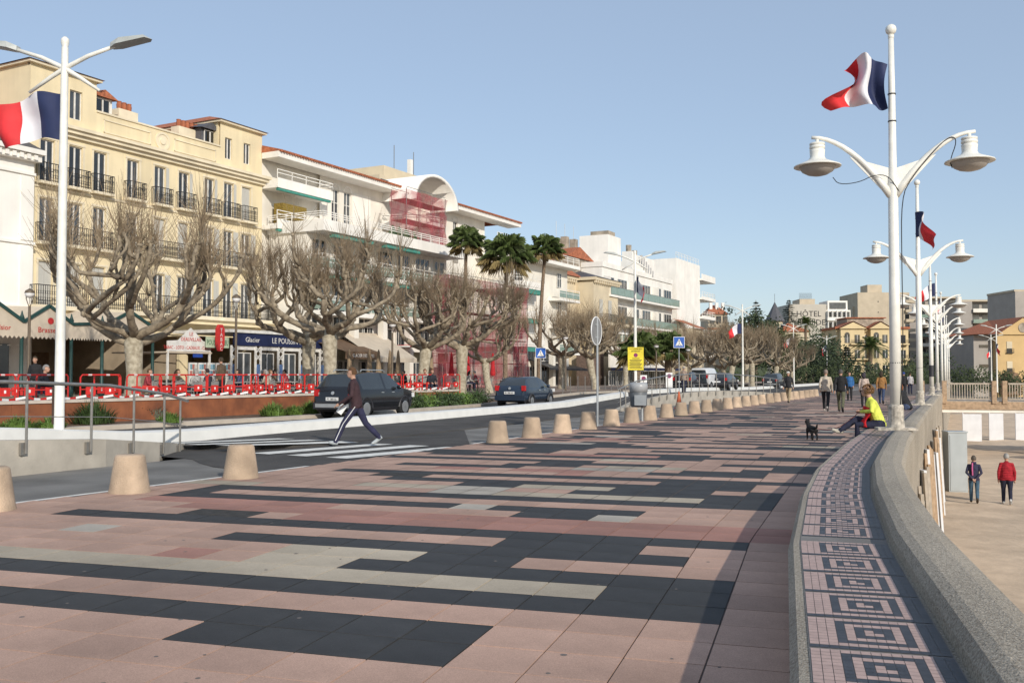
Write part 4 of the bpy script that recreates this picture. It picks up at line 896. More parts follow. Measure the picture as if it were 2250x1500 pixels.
bx(Aw,'sign_wall',a,b,y+.6,y+.8,zc,zc+2.3,wht); text('lettering','Café de la',1.35,Aw,(a+3.2,y+.58,zc+.7),FR,black_metal,'LEFT'); bx(Aw,'valance',a+.3,b,y-1.2,y+.6,zc-.3,zc,navy); [window(Aw,_x,TZ-.1,1.9,zc-TZ-.25,y+.75,'wide') for _x in frange(a+1.0,b-1.0,2.0)]
Aw = broot('black_canopy', 0); tag(Aw, 'dark sloping canopy left of the round road sign', 'awning'); y = -5.5; a, b = SX(1208,y), SX(1292,y); zc = tz(1250,808,y)
MB().add([(a,y,zc),(b,y,zc-.1),(b,y+3,zc+.6),(a,y+3,zc+1.1),(a,y,zc-.2),(b,y,zc-.3)],[(0,1,2,3),(4,5,1,0)]).build('cloth', black_metal, Aw); [window(Aw,_x,TZ-.1,1.9,zc-TZ-.2,y+3.1,'wide') for _x in frange(a+1.0,b-1.0,2.0)]
bx(Aw,'round_wall',b+1.5,b+5.5,y+.5,y+2,TZ-.3,zc+1.6,mat('brown stone wall',(.17,.12,.095),.9,.2,5))
# ================================================================ trees
bark = mat('plane tree bark', (.34,.28,.20), .9, .3, 5, .9, 14, col2=(.15,.12,.085), detail=8)
barkp = mat('pale flaking plane bark', (.47,.42,.32), .9, .3, 6, .6, 18, col2=(.27,.23,.165), detail=8)
twig_m = mat('bare twig', (.25,.19,.125), .9, .25, 3)
def bez(p0, p1, p2, p3, n):
    return [p0*(1-t)**3+p1*3*t*(1-t)**2+p2*3*t*t*(1-t)+p3*t**3 for t in [i/n for i in range(n+1)]]
def knob_r(g, r0, r1, n): return [(r0+(r1-r0)*i/n)*(1+g.uniform(-.12,.28)*(i > 0)) for i in range(n+1)]
def plane_tree(seed, fork=2.6, spread=3.4, height=7.6, tr=.36, limbs=6, twigs=22, twl=1.5, lean=0.):
    g = random.Random(seed); root = empty('plane_tree'); T = MB(); B = MB(); W = MB()
    top = Vector((lean, 0, fork))
    T.tube([Vector((0,0,-.3)),Vector((0,0,.1)),Vector((lean*.2,0,.6)),Vector((lean*.5+.04,.03,fork*.5)),top,top+Vector((lean*.1,0,.5))],[tr*1.5,tr*1.25,tr*1.02,tr*.93,tr*1.12,tr*.6],14)
    knots = []
    def knuckle(p, r):
        for q in range(3): B.ball(p+Vector((g.uniform(-r,r)*.6,g.uniform(-r,r)*.6,g.uniform(-.6,.6)*r)), r*g.uniform(.7,1.05), 6)
        knots.append((p, r))
    def limb(p0, d0, end, r0, r1, lvl):
        L = (end-p0).length; up = Vector((0,0,1)); n = 7 if lvl < 2 else 5
        pts = bez(p0, p0+d0*L*.42, end-up*L*.34+Vector((g.uniform(-.25,.25),g.uniform(-.25,.25),0)), end, n)
        pts = [p+Vector((g.uniform(-1,1),g.uniform(-1,1),g.uniform(-.5,.5)))*.07*(0 < i < n) for i, p in enumerate(pts)]
        B.tube(pts, knob_r(g, r0, r1, n), 8 if lvl < 2 else 6)
        for i in range(2, n):
            if g.random() < .85: B.ball(pts[i]+Vector((g.uniform(-1,1),g.uniform(-1,1),g.uniform(-.5,.5)))*r0*.6, r0*g.uniform(.5,.95), 6)
            if lvl == 2 and g.random() < .3: knots.append((pts[i], r1))
        return pts
    for k in range(limbs):
        a = 2*math.pi*(k+g.uniform(-.25,.25))/limbs; ra = spread*g.uniform(.45,.75); d = Vector((math.cos(a),math.sin(a),g.uniform(.25,.9))).normalized()
        e1 = top+Vector((math.cos(a)*ra, math.sin(a)*ra, (height-fork)*g.uniform(.28,.5)))
        p1 = limb(top+Vector((0,0,g.uniform(-.15,.3))), d, e1, tr*.52, tr*.34, 0)
        knots.append((p1[-1], tr*.4))
        for q in range(g.choice([2,3,3])):
            src = p1[g.choice([4,5,6,7])]; aa = a+g.uniform(-1.0,1.0); rr = spread*g.uniform(.55,1.08)
            e2 = top+Vector((math.cos(aa)*rr, math.sin(aa)*rr, (height-fork)*g.uniform(.55,.8)))
            p2 = limb(src, ((e2-src).normalized()+Vector((math.cos(aa),math.sin(aa),0))*.6).normalized(), e2, tr*.32, tr*.2, 1)
            for s in range(g.choice([2,2,3])):
                s0 = p2[g.choice([3,4,5,6,7])]; a3 = aa+g.uniform(-1.3,1.3)
                e3 = s0+Vector((math.cos(a3)*g.uniform(.1,.7), math.sin(a3)*g.uniform(.1,.7), (height-fork)*g.uniform(.16,.34)))
                limb(s0, Vector((math.cos(a3)*.8,math.sin(a3)*.8,.5)).normalized(), e3, tr*.2, tr*.16, 2); knuckle(e3, tr*.27)
            knuckle(p2[-1], tr*.3)
    for (p, r) in knots:
        for q in range(twigs):
            a = g.uniform(0,6.283); t = g.random()*1.1; L = twl*g.uniform(.4,1.35); d = Vector((math.cos(a)*math.sin(t),math.sin(a)*math.sin(t),math.cos(t)+.1))
            b0 = p+d*r*.5; m1 = b0+d*L*.5+Vector((g.uniform(-.06,.06),g.uniform(-.06,.06),.02)); e = m1+(d+Vector((0,0,.35))).normalized()*L*.5
            W.tube([b0,m1,e],[.010,.008,.005],3,0,False)
    T.build('trunk', barkp, root, True); B.build('limbs', bark, root, True); W.build('twigs', twig_m, root); return root
TP = [plane_tree(11,2.6,4.0,7.6,.33,7,17,1.55), plane_tree(23,3.0,3.6,7.4,.32,6,16,1.4), plane_tree(37,2.6,3.2,6.4,.30,6,15,1.2,.5)]
trees = [(293,36.5,0,1.0,0,'big pollarded plane tree with wire-wrapped pale trunk before the yellow facade'),(724,43,1,1.02,40,'front one of the two crossing plane trunks behind the black car'),(679,47,1,1.0,200,'plane tree with the thicker, darker trunk beside the navy pavilion'),
 (925,53,2,1.05,80,'pollarded plane tree left of the seated couple, trunk hung with lights'),(1012,57,2,1.1,300,'leaning plane tree right of the seated couple'),(1075,62,2,.8,150,'smaller plane tree in front of the red netting'),
 (1234,80,1,.95,10,'twisted plane tree left of the round road sign'),(1308,76,2,1.0,210,'pale forked plane tree right behind the round road sign'),(1375,92,1,.85,90,'plane tree half hidden by the yellow notice'),(1478,98,0,.75,130,'plane tree between the short palm and the blue crossing sign'),
 (1556,104,1,.98,260,'broad plane tree behind the parked white van'),(1600,100,2,1.0,30,'leaning plane tree just left of the mid-distance street light'),(1652,118,1,1.0,330,'slim pale plane tree right of the mid-distance street light'),(1703,126,2,1.05,70,'plane tree left of the hotel palms'),(1520,122,0,.95,200,'plane tree at the back of the far group'),(1590,132,0,.95,100,'plane tree in the middle of the far group'),(1640,140,1,1.1,20,'plane tree at the back right of the far group'),(1740,150,0,.8,50,'small plane tree beside the far roundabout')]
used = set()
for (px, d, k, s, rz, lb_) in trees:
    o = TP[k] if k not in used else copy_tree(TP[k]); used.add(k)
    o.location = PD(px, d, TZ-.1 if d < 100 else .1); o.rotation_euler = (0,0,R(rz)); o.scale = (s*.95,s*.95,s*(.92 if d < 60 else .9)); tag(o, lb_, 'tree', 'pollarded plane trees')
# palms
palm_leaf = mat('palm frond', (.085,.12,.035), .55, .35, 3); palm_dry = mat('dry palm frond', (.25,.19,.08), .8, .3, 4); palm_bark = mat('palm trunk', (.20,.145,.10), .95, .3, 9, .6, 20)
def palm(seed, h, r0, r1, fan=True, nf=34, fl=1.5, lean=.3, name='palm_tree', skirt=True):
    g = random.Random(seed); root = empty(name); T = MB(); n = 14
    T.tube([Vector((lean*(i/n)**2, 0, -.2+(h+.2)*i/n)) for i in range(n+1)], [(r0+(r1-r0)*min(1,i/n*1.3))*(1.25 if i == 0 else 1)*(1+.06*(i%2)) for i in range(n+1)], 10)
    T.build('trunk', palm_bark, root, True); F = MB(); top = Vector((lean,0,h)); D = MB()
    for k in range(nf):
        a = 2.39996*k; el = 1.35-1.9*(k/nf)+g.uniform(-.15,.15); L = fl*g.uniform(.85,1.1); M = F if (k < nf*.82 or not skirt) else D
        d = Vector((math.cos(a)*math.cos(el),math.sin(a)*math.cos(el),math.sin(el))); s = Vector((-math.sin(a),math.cos(a),0)); st = top+d*.12
        if fan:
            hub = st+d*L*.55; M.tube([st,hub],.016,4)
            nn = 15
            for q in range(nn):
                t = (q/(nn-1)-.5)*3.4; dd = (d*math.cos(t)+s*math.sin(t)); tip = hub+dd*L*.62*(1-.12*abs(t))+Vector((0,0,-L*.22*(1+abs(t)*.3))); md = hub+dd*L*.36
                wv = dd.cross(d if abs(t) > .1 else Vector((0,0,1))); wv = (s*math.cos(t)-d*math.sin(t))*.045*fl/1.5
                M.add([hub,md-wv,md+wv,tip],[(0,1,3),(0,3,2)])
        else:
            pts = [st+d*L*t+Vector((0,0,-L*.55*t*t)) for t in [i/9 for i in range(10)]]; M.tube(pts,[.025-.002*i for i in range(10)],4)
            for i in range(1,10):
                for sd in (-1,1):
                    for jj in (0,.5):
                        b = pts[i]*(1-jj)+pts[i-1]*jj; ll = L*.28*(1-.5*abs(i/9-.45)); tip = b+s*sd*ll*.8+d*ll*.55+Vector((0,0,-ll*.35)); w_ = d*.03*fl/1.5
                        M.add([b-w_,b+w_,tip],[(0,1,2)])
    F.build('crown', palm_leaf, root)
    if D.v: D.build('dead_fronds', palm_dry, root)
    return root
pl = [(1020,74,11.3,.17,.13,True,1.35,.15,'tall thin fan palm in front of the modern white block'),(1110,72,10.0,.19,.15,True,1.9,.1,'thick-crowned fan palm with shaggy head before the red scaffold'),(1184,76,11.0,.2,.13,True,1.4,.55,'tallest slender fan palm with curved trunk'),
 (1400,77,3.0,.3,.28,True,1.7,.1,'short stout fan palm behind the yellow notice'),(1468,80,3.2,.3,.28,True,1.7,.0,'short stout fan palm left of the blue crossing sign'),
 (1912,205,7.5,.45,.4,False,4.2,.1,'broad date palm in front of the yellow villa'),(1713,190,8.6,.35,.3,False,3.2,.1,'date palm left of the pair below the hotel sign'),(1738,186,7.8,.45,.35,False,3.4,.1,'date palm with thick trunk below the hotel sign'),(1770,200,12.3,.3,.25,False,2.6,.1,'palm against the blank hotel wall'),
 (2008,215,2.0,.4,.4,False,3.2,0,'low date palm right of the near lamp pole'),(2140,230,8.5,.35,.3,False,3.6,0,'palm before the grey flats'),(1955,225,6.5,.35,.3,False,3.6,0,'palm behind the near lamp pole')]
for i, (px, d, h, r0, r1, fan, flen, ln_, lb_) in enumerate(pl):
    o = palm(50+i, h, r0, r1, fan, 40 if fan else 46, flen, ln_, skirt=fan); o.location = PD(px, d, TZ-.1 if d < 100 else .0); tag(o, lb_, 'palm', 'palm trees')
# leafy trees: clumps of leaf faces
def leafy(name, seed, blobs, nleaf, size, mt, trunk=None):
    g = random.Random(seed); root = empty(name); M = MB()
    for (c, r) in blobs:
        nb = max(4, int(nleaf*r[0]*r[2]/1.6))
        cl = []
        for q in range(max(6, nb//26)):
            a, b = g.uniform(0,6.283), math.acos(g.uniform(-1,1)); rr = g.uniform(.55,1.0); cl.append(Vector((c[0]+r[0]*rr*math.sin(b)*math.cos(a), c[1]+r[1]*rr*math.sin(b)*math.sin(a), c[2]+r[2]*rr*math.cos(b))))
        for p0 in cl:
            cs = size*2.6
            for k in range(26):
                p = p0+Vector((g.gauss(0,cs),g.gauss(0,cs),g.gauss(0,cs*.7))); u = Vector((g.uniform(-1,1),g.uniform(-1,1),g.uniform(-1,1))).normalized(); v = u.orthogonal().normalized(); s = size*g.uniform(.6,1.3)
                M.add([p-u*s,p+v*s*.6,p+u*s,p-v*s*.6],[(0,1,2,3)])
    M.build('crown', mt, root)
    t = trunk or (0,0,2); MB().tube([(0,0,-1),(t[0]*.5,t[1]*.5,t[2]*.6),t],[.4,.3,.15],8).build('trunk', bark, root, True); return root
evg = mat('dark evergreen leaves', (.030,.045,.018), .7, .4, .6); evg2 = mat('olive leaves', (.055,.07,.03), .7, .4, .6); conf = mat('conifer needles', (.022,.036,.022), .8, .4, .8)
for i in range(12):
    y = 36+i*.95; big = i > 3
    o = leafy('bed_bush', 60+i, [((0,0,.16 if not big else .26),(.5,.5,.2 if not big else .32))], 7000 if not big else 9000, .05, leafg if i%4 == 1 else leafd, (0,0,.3))
    bpy.data.objects.remove(o.children[1] if o.children[1].name.startswith('trunk') else o.children[0])
    o.location = (plnt(y)*.35+kerbx(y)*.65-.15, y, zr(y)+.1); tag(o, '%s low bush along the bed, counted from the black car towards the blue hatchback' % ordw[i], 'bush', 'bushes in the bed between the cars')
def put(o, px, d, z, lb_, cat='tree', group='trees on the hillside'): o.location = PD(px, d, z); tag(o, lb_, cat, group)
put(leafy('evergreen_tree',1,[((0,0,6),(5,4,5)),((-3.5,0,4),(3,3,3.5)),((3.5,1,3.5),(3,3,3.5)),((1,0,9),(3,3,2.5))],110,.34,evg,(0,0,5)),1660,190,2.5,'huge rounded dark evergreen tree on the hillside')
put(leafy('evergreen_tree',2,[((0,0,6),(4,4,6)),((3,0,4),(4,4,4)),((-3,0,4),(4,4,4))],110,.34,evg,(0,0,4)),1805,212,-1,'dark tree mass left of the yellow villa')
put(leafy('evergreen_tree',3,[((0,0,5),(5,4,5))],110,.34,evg2,(0,0,4)),1775,230,0,'olive green tree below the hotel wall')
put(leafy('evergreen_tree',4,[((0,0,4),(5,4,4))],110,.3,evg,(0,0,3)),1785,170,-.5,'dark shrubby tree left of the walking couple')
put(leafy('evergreen_tree',5,[((0,0,4),(5,5,5))],110,.34,evg2,(0,0,3)),2095,235,0,'round tree before the grey flats')
put(leafy('evergreen_tree',6,[((0,0,3),(6,4,4))],110,.3,evg,(0,0,3)),2045,200,-1,'dark shrubbery behind the row of lamps')
put(leafy('evergreen_tree',7,[((0,0,2.5),(5,4,3))],110,.3,evg2,(0,0,2)),1985,190,-1,'low shrubbery right of the villa')
put(leafy('evergreen_tree',8,[((0,0,2.2),(4,3,3))],110,.3,evg,(0,0,2)),1885,175,-.5,'dark bush under the date palm')
put(leafy('cypress_tree',9,[((0,0,6),(1.0,1.0,6))],160,.3,conf,(0,0,5)),1605,200,5,'narrow cypress at the top left of the hill')
put(leafy('cypress_tree',10,[((0,0,4),(.9,.9,5))],160,.3,conf,(0,0,4)),1622,200,4,'shorter cypress right of the tall one')
def conifer(seed, h, r):
    g = random.Random(seed); root = empty('conifer'); M = MB()
    for lv in range(13):
        z = h*(.2+.8*lv/13); rr = r*(1-lv/13.5)
        for k in range(9):
            a = g.uniform(0,6.28); d = Vector((math.cos(a),math.sin(a),-.12))
            for q in range(16):
                p = Vector((0,0,z))+d*rr*g.uniform(.15,1); s = .42; u = Vector((g.uniform(-1,1),g.uniform(-1,1),g.uniform(-.3,.3))).normalized(); M.add([p-u*s,p+d*s*.5,p+u*s,p-Vector((0,0,s*.3))],[(0,1,2,3)])
    M.build('crown', conf, root); MB().tube([(0,0,-2),(0,0,h)],[.4,.05],7).build('trunk', bark, root); return root
put(conifer(3,10,3.4),1662,212,8,'pointed conifer crowning the hillside tree'); put(conifer(4,9,3.5),1735,260,13,'dark conifer right of the slate turret'); put(conifer(5,9,3),1590,215,6,'flat-topped pine at the left of the hill'); put(conifer(6,8,3.4),1860,195,-.5,'young conifer before the yellow villa')
# ================================================================ far buildings
far_w = mat('hotel grey render', (.50,.46,.39), .85, .07, .3); yv = mat('villa yellow render', (.66,.52,.30), .85, .06, .4); ochre = mat('ochre render', (.58,.40,.19), .85, .06, .4); grey_r = mat('grey flats render', (.36,.325,.29), .85, .06, .4)
def fb(name, px, d, label, z=0, rz=None):
    o = empty(name, PD(px, d, z), YAW+(rz or 0)); tag(o, label, 'building'); return o
S = lambda d: d/FPX       # metres per photo pixel at depth d
# hotel with painted sign
d = 265; k = S(d); H_ = fb('sign_hotel', 1735, d, 'grey hotel with its name painted in black on the blank wall')
zt = CAMH+(822-668)*k; bx(H_,'core',0,82*k,0,14,-2,zt,far_w); bx(H_,'roof_house',28*k,62*k,2,9,zt,zt+1.6,beige); iron_rail(H_,27*k,55*k,2,zt+1.6,1.6)
for i, t in enumerate(('HÔTEL','LES','PYRAMIDES')): text('lettering',t,(2.2,1.0,2.2)[i],H_,(43*k,-.05,CAMH+(822-(695,701,709)[i])*k-(0,.3,.6)[i]),FR,mat('black lettering',(.03,.03,.03),.7))
bx(H_,'wing',82*k,135*k,0,12,-2,zt-1.6,wht)
for r_ in range(4):
    z = zt-4.6-r_*3.0; bx(H_,'balcony_row',82*k,132*k,-1.0,0,z,z+.95,wht2)
    for q in range(5): bx(H_,'loggia_glass',82*k+.5+q*1.25,82*k+1.4+q*1.25,-.04,0,z+1.0,z+2.5,dark_glass); bx(H_,'fin',82*k+.1+q*1.25,82*k+.3+q*1.25,-1,0,z+.95,z+2.7,wht2)
bx(H_,'penthouse',86*k,130*k,.5,8,zt-1.6,zt+1.0,wht2); bx(H_,'penthouse_glass',90*k,126*k,.4,.48,zt-1.3,zt+.5,dark_glass)
# turret house
d = 230; k = S(d); o = fb('turret_house', 1690, d, 'house with a pointed slate turret beside the big evergreen'); zb = CAMH+(822-705)*k; za = CAMH+(822-662)*k
MB().lathe([(1.9,0),(1.9,zb)],8,(2,2,0)).build('turret', cream, o); MB().lathe([(2.5,zb),(1.2,zb+2.4),(.05,za)],8,(2,2,0)).build('turret_roof', slate, o); MB().tube([(2,2,za),(2,2,za+2)],.05,4).build('finial', steel, o)
for q in range(3): a = -1.57+(q-1)*.78; x, y = 2+1.85*math.cos(a), 2+1.85*math.sin(a); MB().beam((x,y,zb-3.4),(x,y,zb-.7),.9,.1,up=(math.cos(a),math.sin(a),0)).build('turret_window', dark_glass, o)
bx(o,'core',3,10,1,9,0,zb-2.5,cream); MB().add([(2.7,.6,zb-2.5),(10.4,.6,zb-2.5),(10.4,9,zb-2.5),(2.7,9,zb-2.5),(6,5,zb-.2)],[(0,1,4),(1,2,4),(2,3,4),(3,0,4)]).build('roof', rooft, o)
d = 205; k = S(d); o = fb('striped_house', 1556, d, 'small brick-striped house with red roof beyond the white corner block'); zt = CAMH+(822-690)*k
bx(o,'core',0,42*k,0,8,0,zt,beige); MB().add([(-.4,-.4,zt),(42*k+.4,-.4,zt),(42*k+.4,8,zt),(-.4,8,zt),(1.5,4,zt+2.2),(42*k-1.5,4,zt+2.2)],[(0,1,5,4),(1,2,5),(2,3,4,5),(3,0,4)]).build('roof', rooft, o)
for q in range(4): bx(o,'brick_band',0,42*k,-.05,0,zt-6+q*.9,zt-5.6+q*.9,rooft)
for q in range(3): bx(o,'window',.4+q*1.4,1.4+q*1.4,-.08,-.05,zt-1.9,zt-.4,dark_glass); bx(o,'chimney',.8+q*1.3,1.4+q*1.3,2,2.8,zt+1,zt+2.6,wht2)
# beige tower
d = 290; k = S(d); o = fb('beige_tower', 1886, d, 'blank beige apartment tower behind the yellow villa'); zt = CAMH+(822-642)*k
bx(o,'core',0,114*k,0,16,-2,zt,beige); bx(o,'step',-4*k,18*k,3,14,-2,zt-4,beige); bx(o,'roof_house',30*k,62*k,3,9,zt,zt+2.6,beige)
for q in range(2): bx(o,'vent',44*k,46*k,-.05,0,zt-3-q*3.2,zt-2.6-q*3.2,black_metal)
for q in range(7):
    z = zt-3-q*2.9; bx(o,'side_balcony',104*k,124*k,-.9,3,z-.2,z+.7,beige); bx(o,'side_window',104*k,113*k,-.06,0,z+.7,z+2.2,dark_glass)
# yellow villa
d = 222; k = S(d); o = fb('yellow_villa', 1842, d, 'three-storey yellow villa with gabled bays and arched windows'); zt = CAMH+(822-722)*k; w_ = 160*k
bx(o,'core',0,w_,1.4,12,-2,zt,yv)
for (a, b) in ((6,58),(72,112)):
    a *= k; b *= k; bx(o,'bay',a,b,0,1.4,-2,zt,yv); MB().add([(a-.5,-.5,zt),(b+.5,-.5,zt),((a+b)/2,-.5,zt+1.5)],[(0,1,2)]).build('gable', yv, o)
    MB().add([(a-.7,-.7,zt+.1),((a+b)/2,-.7,zt+1.75),((a+b)/2,7,zt+1.75),(a-.7,7,zt+.1),(b+.7,-.7,zt+.1),(b+.7,7,zt+.1)],[(0,1,2,3),(1,4,5,2)]).build('gable_roof', rooft, o)
bx(o,'roof',-.3,w_+.3,1,12,zt,zt+.5,rooft); bx(o,'roof_terrace',30*k,112*k,3,10,zt+.5,zt+2.6,stone_d); bx(o,'pergola',26*k,116*k,2.5,10,zt+2.6,zt+2.8,rooft)
for r_ in range(3):
    z = zt-3.3-r_*3.5
    for q, xx in enumerate((20,42,63,84,103,130,148)):
        x = xx*k; y = -.06 if q in (0,1,3,4) else 1.33; bx(o,'window',x-.6,x+.6,y,y+.06,z,z+1.9,dark_glass); bx(o,'window_frame',x-.05,x+.05,y-.03,y,z,z+1.9,frame_m)
        if q in (0,3) : MB().lathe([(.6,0),(.6,.05)],14).xf(Matrix.Translation((x,y+.05,z+1.9)) @ Matrix.Rotation(R(90),4,'X')).build('arch', dark_glass, o)
    if r_ < 2: bx(o,'balcony',26*k,76*k,-.9,1.4,z-.4,z-.1,yv); iron_rail(o,26*k,76*k,-.85,z-.1,.9); bx(o,'balcony',122*k,158*k,.2,1.4,z-.4,z-.1,yv); iron_rail(o,122*k,158*k,.25,z-.1,.9)
# flats at right
def flats(px0, px1, ptop, d, label, side):
    k = S(d); o = fb('grey_flats', px0, d, label); w_ = (px1-px0)*k; zt = CAMH+(822-ptop)*k; bx(o,'core',0,w_,1.6,14,-2,zt,grey_r); bx(o,'side_wall',0,side*k,0,1.6,-2,zt,grey_r)
    bx(o,'roof_slab',-.2,w_,.0,14,zt,zt+.5,beige)
    for r_ in range(6):
        z = zt-2.9-r_*3.0; bx(o,'balcony',side*k,w_,-.6,1.6,z-.25,z,beige); bx(o,'balcony_front',side*k,w_*.8,-.65,-.6,z-.2,z+.85,wht if r_%2 == 0 else glassg)
        for q in range(4): x = side*k+(w_-side*k)*(q+.5)/4; bx(o,'window',x-w_*.07,x+w_*.07,1.52,1.6,z+.1,z+2.2,dark_glass)
    return o
flats(2108,2236,702-40,270,'grey apartment block with long balconies at the right',30); flats(2000,2110,655,300,'stepped flats with balconies behind the row of lamps',20); flats(2233,2330,640,240,'dark apartment wall cut off by the right edge',40)
d = 195; k = S(d); o = fb('ochre_house', 2152, d, 'ochre house with red roof and round gable opening at the right edge'); zt = CAMH+(822-735)*k
bx(o,'side',-2*k,48*k,2,14,-3,zt,grey_r); bx(o,'core',40*k,150*k,0,14,-3,zt+.0,ochre); MB().add([(38*k,-.4,zt),(152*k,-.4,zt),(95*k,-.4,zt+3.4)],[(0,1,2)]).build('gable', ochre, o)
MB().add([(-6*k,-.6,zt+.1),(40*k,-.6,zt+.1),(95*k,-.6,zt+3.6),(95*k,14,zt+3.6),(-6*k,14,zt+.1),(152*k,-.6,zt+.1),(152*k,14,zt+.1)],[(0,1,2,3,4),(2,5,6,3)]).build('roof', rooft, o)
MB().lathe([(1.0,0),(1.0,.1),(.7,.1),(.7,.05)],16).xf(Matrix.Translation((95*k,-.42,zt+1.4)) @ Matrix.Rotation(R(90),4,'X')).build('oculus', stone_d, o)
for r_ in range(2):
    z = zt-3.6-r_*4.0; bx(o,'window',60*k,72*k,-.06,0,z,z+2.2,dark_glass); bx(o,'window_shutter',60*k,72*k,-.1,-.06,z+.8,z+2.2,cream); bx(o,'window',10*k,30*k,1.9,2,z+1,z+1.6,dark_glass); bx(o,'balcony',59*k,74*k,-.5,0,z-.15,z,iron); iron_rail(o,59*k,74*k,-.48,z,.8)
MB().lathe([(2.4,0),(2.4,3.2),(1.7,4.3),(.05,4.9)],16,(66*k,.6,-2.5)).build('arched_door', timber_m, o)
# low wall / hedge closing the far end of the road
g = random.Random(9); bl = []
for i in range(40): q = PD(1480+i*20, 168+7*math.sin(i*1.3), 0)-PD(1480,168,0); bl.append(((q.x,q.y,1.0+.5*math.sin(i*1.9)),(2.6,2,1.9+.7*math.sin(i*2.3))))
h_ = leafy('hedge', 31, bl, 130, .2, mat('far hedge',(.040,.055,.02),.85,.5,1.2), (0,0,1)); h_.location = PD(1480,168,-.6); tag(h_, 'dark far-off hedge closing the end of the road', 'hedge')
# terrain behind
m = MB(); pts = [(1400,330,0),(1500,320,8),(1600,300,12),(1680,300,13),(1760,310,10),(1850,330,4),(1980,340,2),(2260,340,1)]
for a in pts: p = PD(a[0],a[1],-4); q = PD(a[0],a[1]-60,-4); m.v += [tuple(q), (p.x,p.y,a[2])]
for i in range(len(pts)-1): m.f.append((2*i,2*i+2,2*i+3,2*i+1)); m.m.append(0)
tag(m.build('hill', mat('hill scrub',(.07,.085,.04),.9,.4,.3)), None, kind='structure')
# ================================================================ beach deck and fence
wood = mat('weathered timber', (.40,.28,.18), .85, .2, 6, .3, 30); woodg = mat('grey timber', (.42,.36,.29), .85, .15, 6); cabin = mat('white beach panel', (.68,.68,.69), .6, .05, 2); galv = mat('galvanised sheet', (.38,.41,.42), .4, .06, 2, metal=.3)
Dk = empty('timber_deck', (7.2,61.5,0)); tag(Dk, 'timber footbridge deck with slatted railing reaching out over the beach', 'deck')
bx(Dk,'floor',-1,30,0,2.4,-.12,.05,woodg); bx(Dk,'edge_beam',-1,30,-.12,0,-.45,.0,wood); bx(Dk,'white_beam',-1,30,-.06,.1,-.62,-.46,wht)
for x in (-.9,.3,2.95,3.5,6.1): bx(Dk,'post',x-.12,x+.12,-.2,.12,-.1,1.22,wood)
bx(Dk,'tall_post',6.0,6.45,-.25,.2,-3.2,1.25,wood); bx(Dk,'plank_wall',6.5,30,-.12,-.02,-.4,1.2,wood)
for a, b in ((.5,2.8),(3.7,5.95)):
    bx(Dk,'rail',a,b,-.06,.0,1.0,1.1,woodg); bx(Dk,'rail',a,b,-.06,.0,.12,.2,woodg)
    for q in range(int((b-a)/.14)): bx(Dk,'baluster',a+.05+q*.14,a+.09+q*.14,-.05,-.01,.2,1.0,woodg)
for q in range(5): bx(Dk,'support',5.0+q*.12,5.06+q*.12,.4+q*1.0,.9+q*1.0,-3.1,-.6,cabin)
Pn = [('white cabin panel, largest one under the deck at left',2.2,73,1.2),('white cabin panel standing second under the deck',3.9,74.5,.9),('white cabin panel standing third under the deck',5.6,75,1.2)]
for i, (lb_, dx, y, w_) in enumerate(Pn):
    o = empty('cabin_panel', (wallx(y)+dx, y, -3.05), R(10)); tag(o, lb_, 'panel', 'white beach cabin panels'); bx(o,'board',0,w_,0,.06,0,1.9,cabin); bx(o,'brace',w_*.45,w_*.55,.06,.8,0,.1,cabin); bx(o,'frame',-.05,0,0,.1,0,2.3,cabin)
o = empty('beach_locker', (12.4,58.,-3.02), R(20)); tag(o, 'small white locker standing alone on the sand under the deck', 'locker'); bx(o,'body',0,1.3,0,.8,0,.9,cabin); bx(o,'lid',-.05,1.35,-.05,.85,.9,.95,cabin); bx(o,'side_board',-.4,-.34,-.1,.9,0,1.1,cabin)
Fc = empty('beach_fence', (wallx(24)+1.3,24,-3)); tag(Fc, 'leaning row of timber and white boards stored against the sea wall', 'fence'); g = random.Random(5)
for i in range(34):
    y = 15+i*.72; x = wallx(y)+1.12+.14*g.random()+.004*i; hh = g.choice([2.3,2.5,2.7,2.2]); mt = [wood,woodg,cabin,wood,cabin][g.randrange(5)]
    b = MB(); b.beam((x-Fc.location.x,y-24,0),(x-Fc.location.x-.12,y-24+.05,hh),.12 if mt is not cabin else .42,.06,up=(1,.2,0)); b.build('board', mt, Fc)
for zz in (.7,1.9): MB().tube([(wallx(y)+1.12-Fc.location.x,y-24,zz) for y in frange(15,39,3)],.03,5).build('rail', steel, Fc)
o = empty('metal_cabinet', (wallx(41)+1.5,41,-3.03), R(12)); tag(o, 'tall grey metal cabinet against the sea wall', 'cabinet'); bx(o,'body',0,.7,0,.7,0,2.35,galv); bx(o,'door',.05,.65,-.02,0,.1,2.25,galv); bx(o,'top',-.03,.73,-.03,.73,2.35,2.4,galv)
m = MB(); g = random.Random(8)
for i in range(160): y = 14+g.random()*28; m.ball((wallx(y)+1.0+g.random()*.05,y,-.7-g.random()*2.2), g.uniform(.06,.14), 5)
o = m.build('rubble_face', mat('rubble',(.20,.14,.10),.95,.5,8,.6,20)); tag(o, 'rough rubble face of the sea wall behind the boards', 'rubble', None, 'stuff')
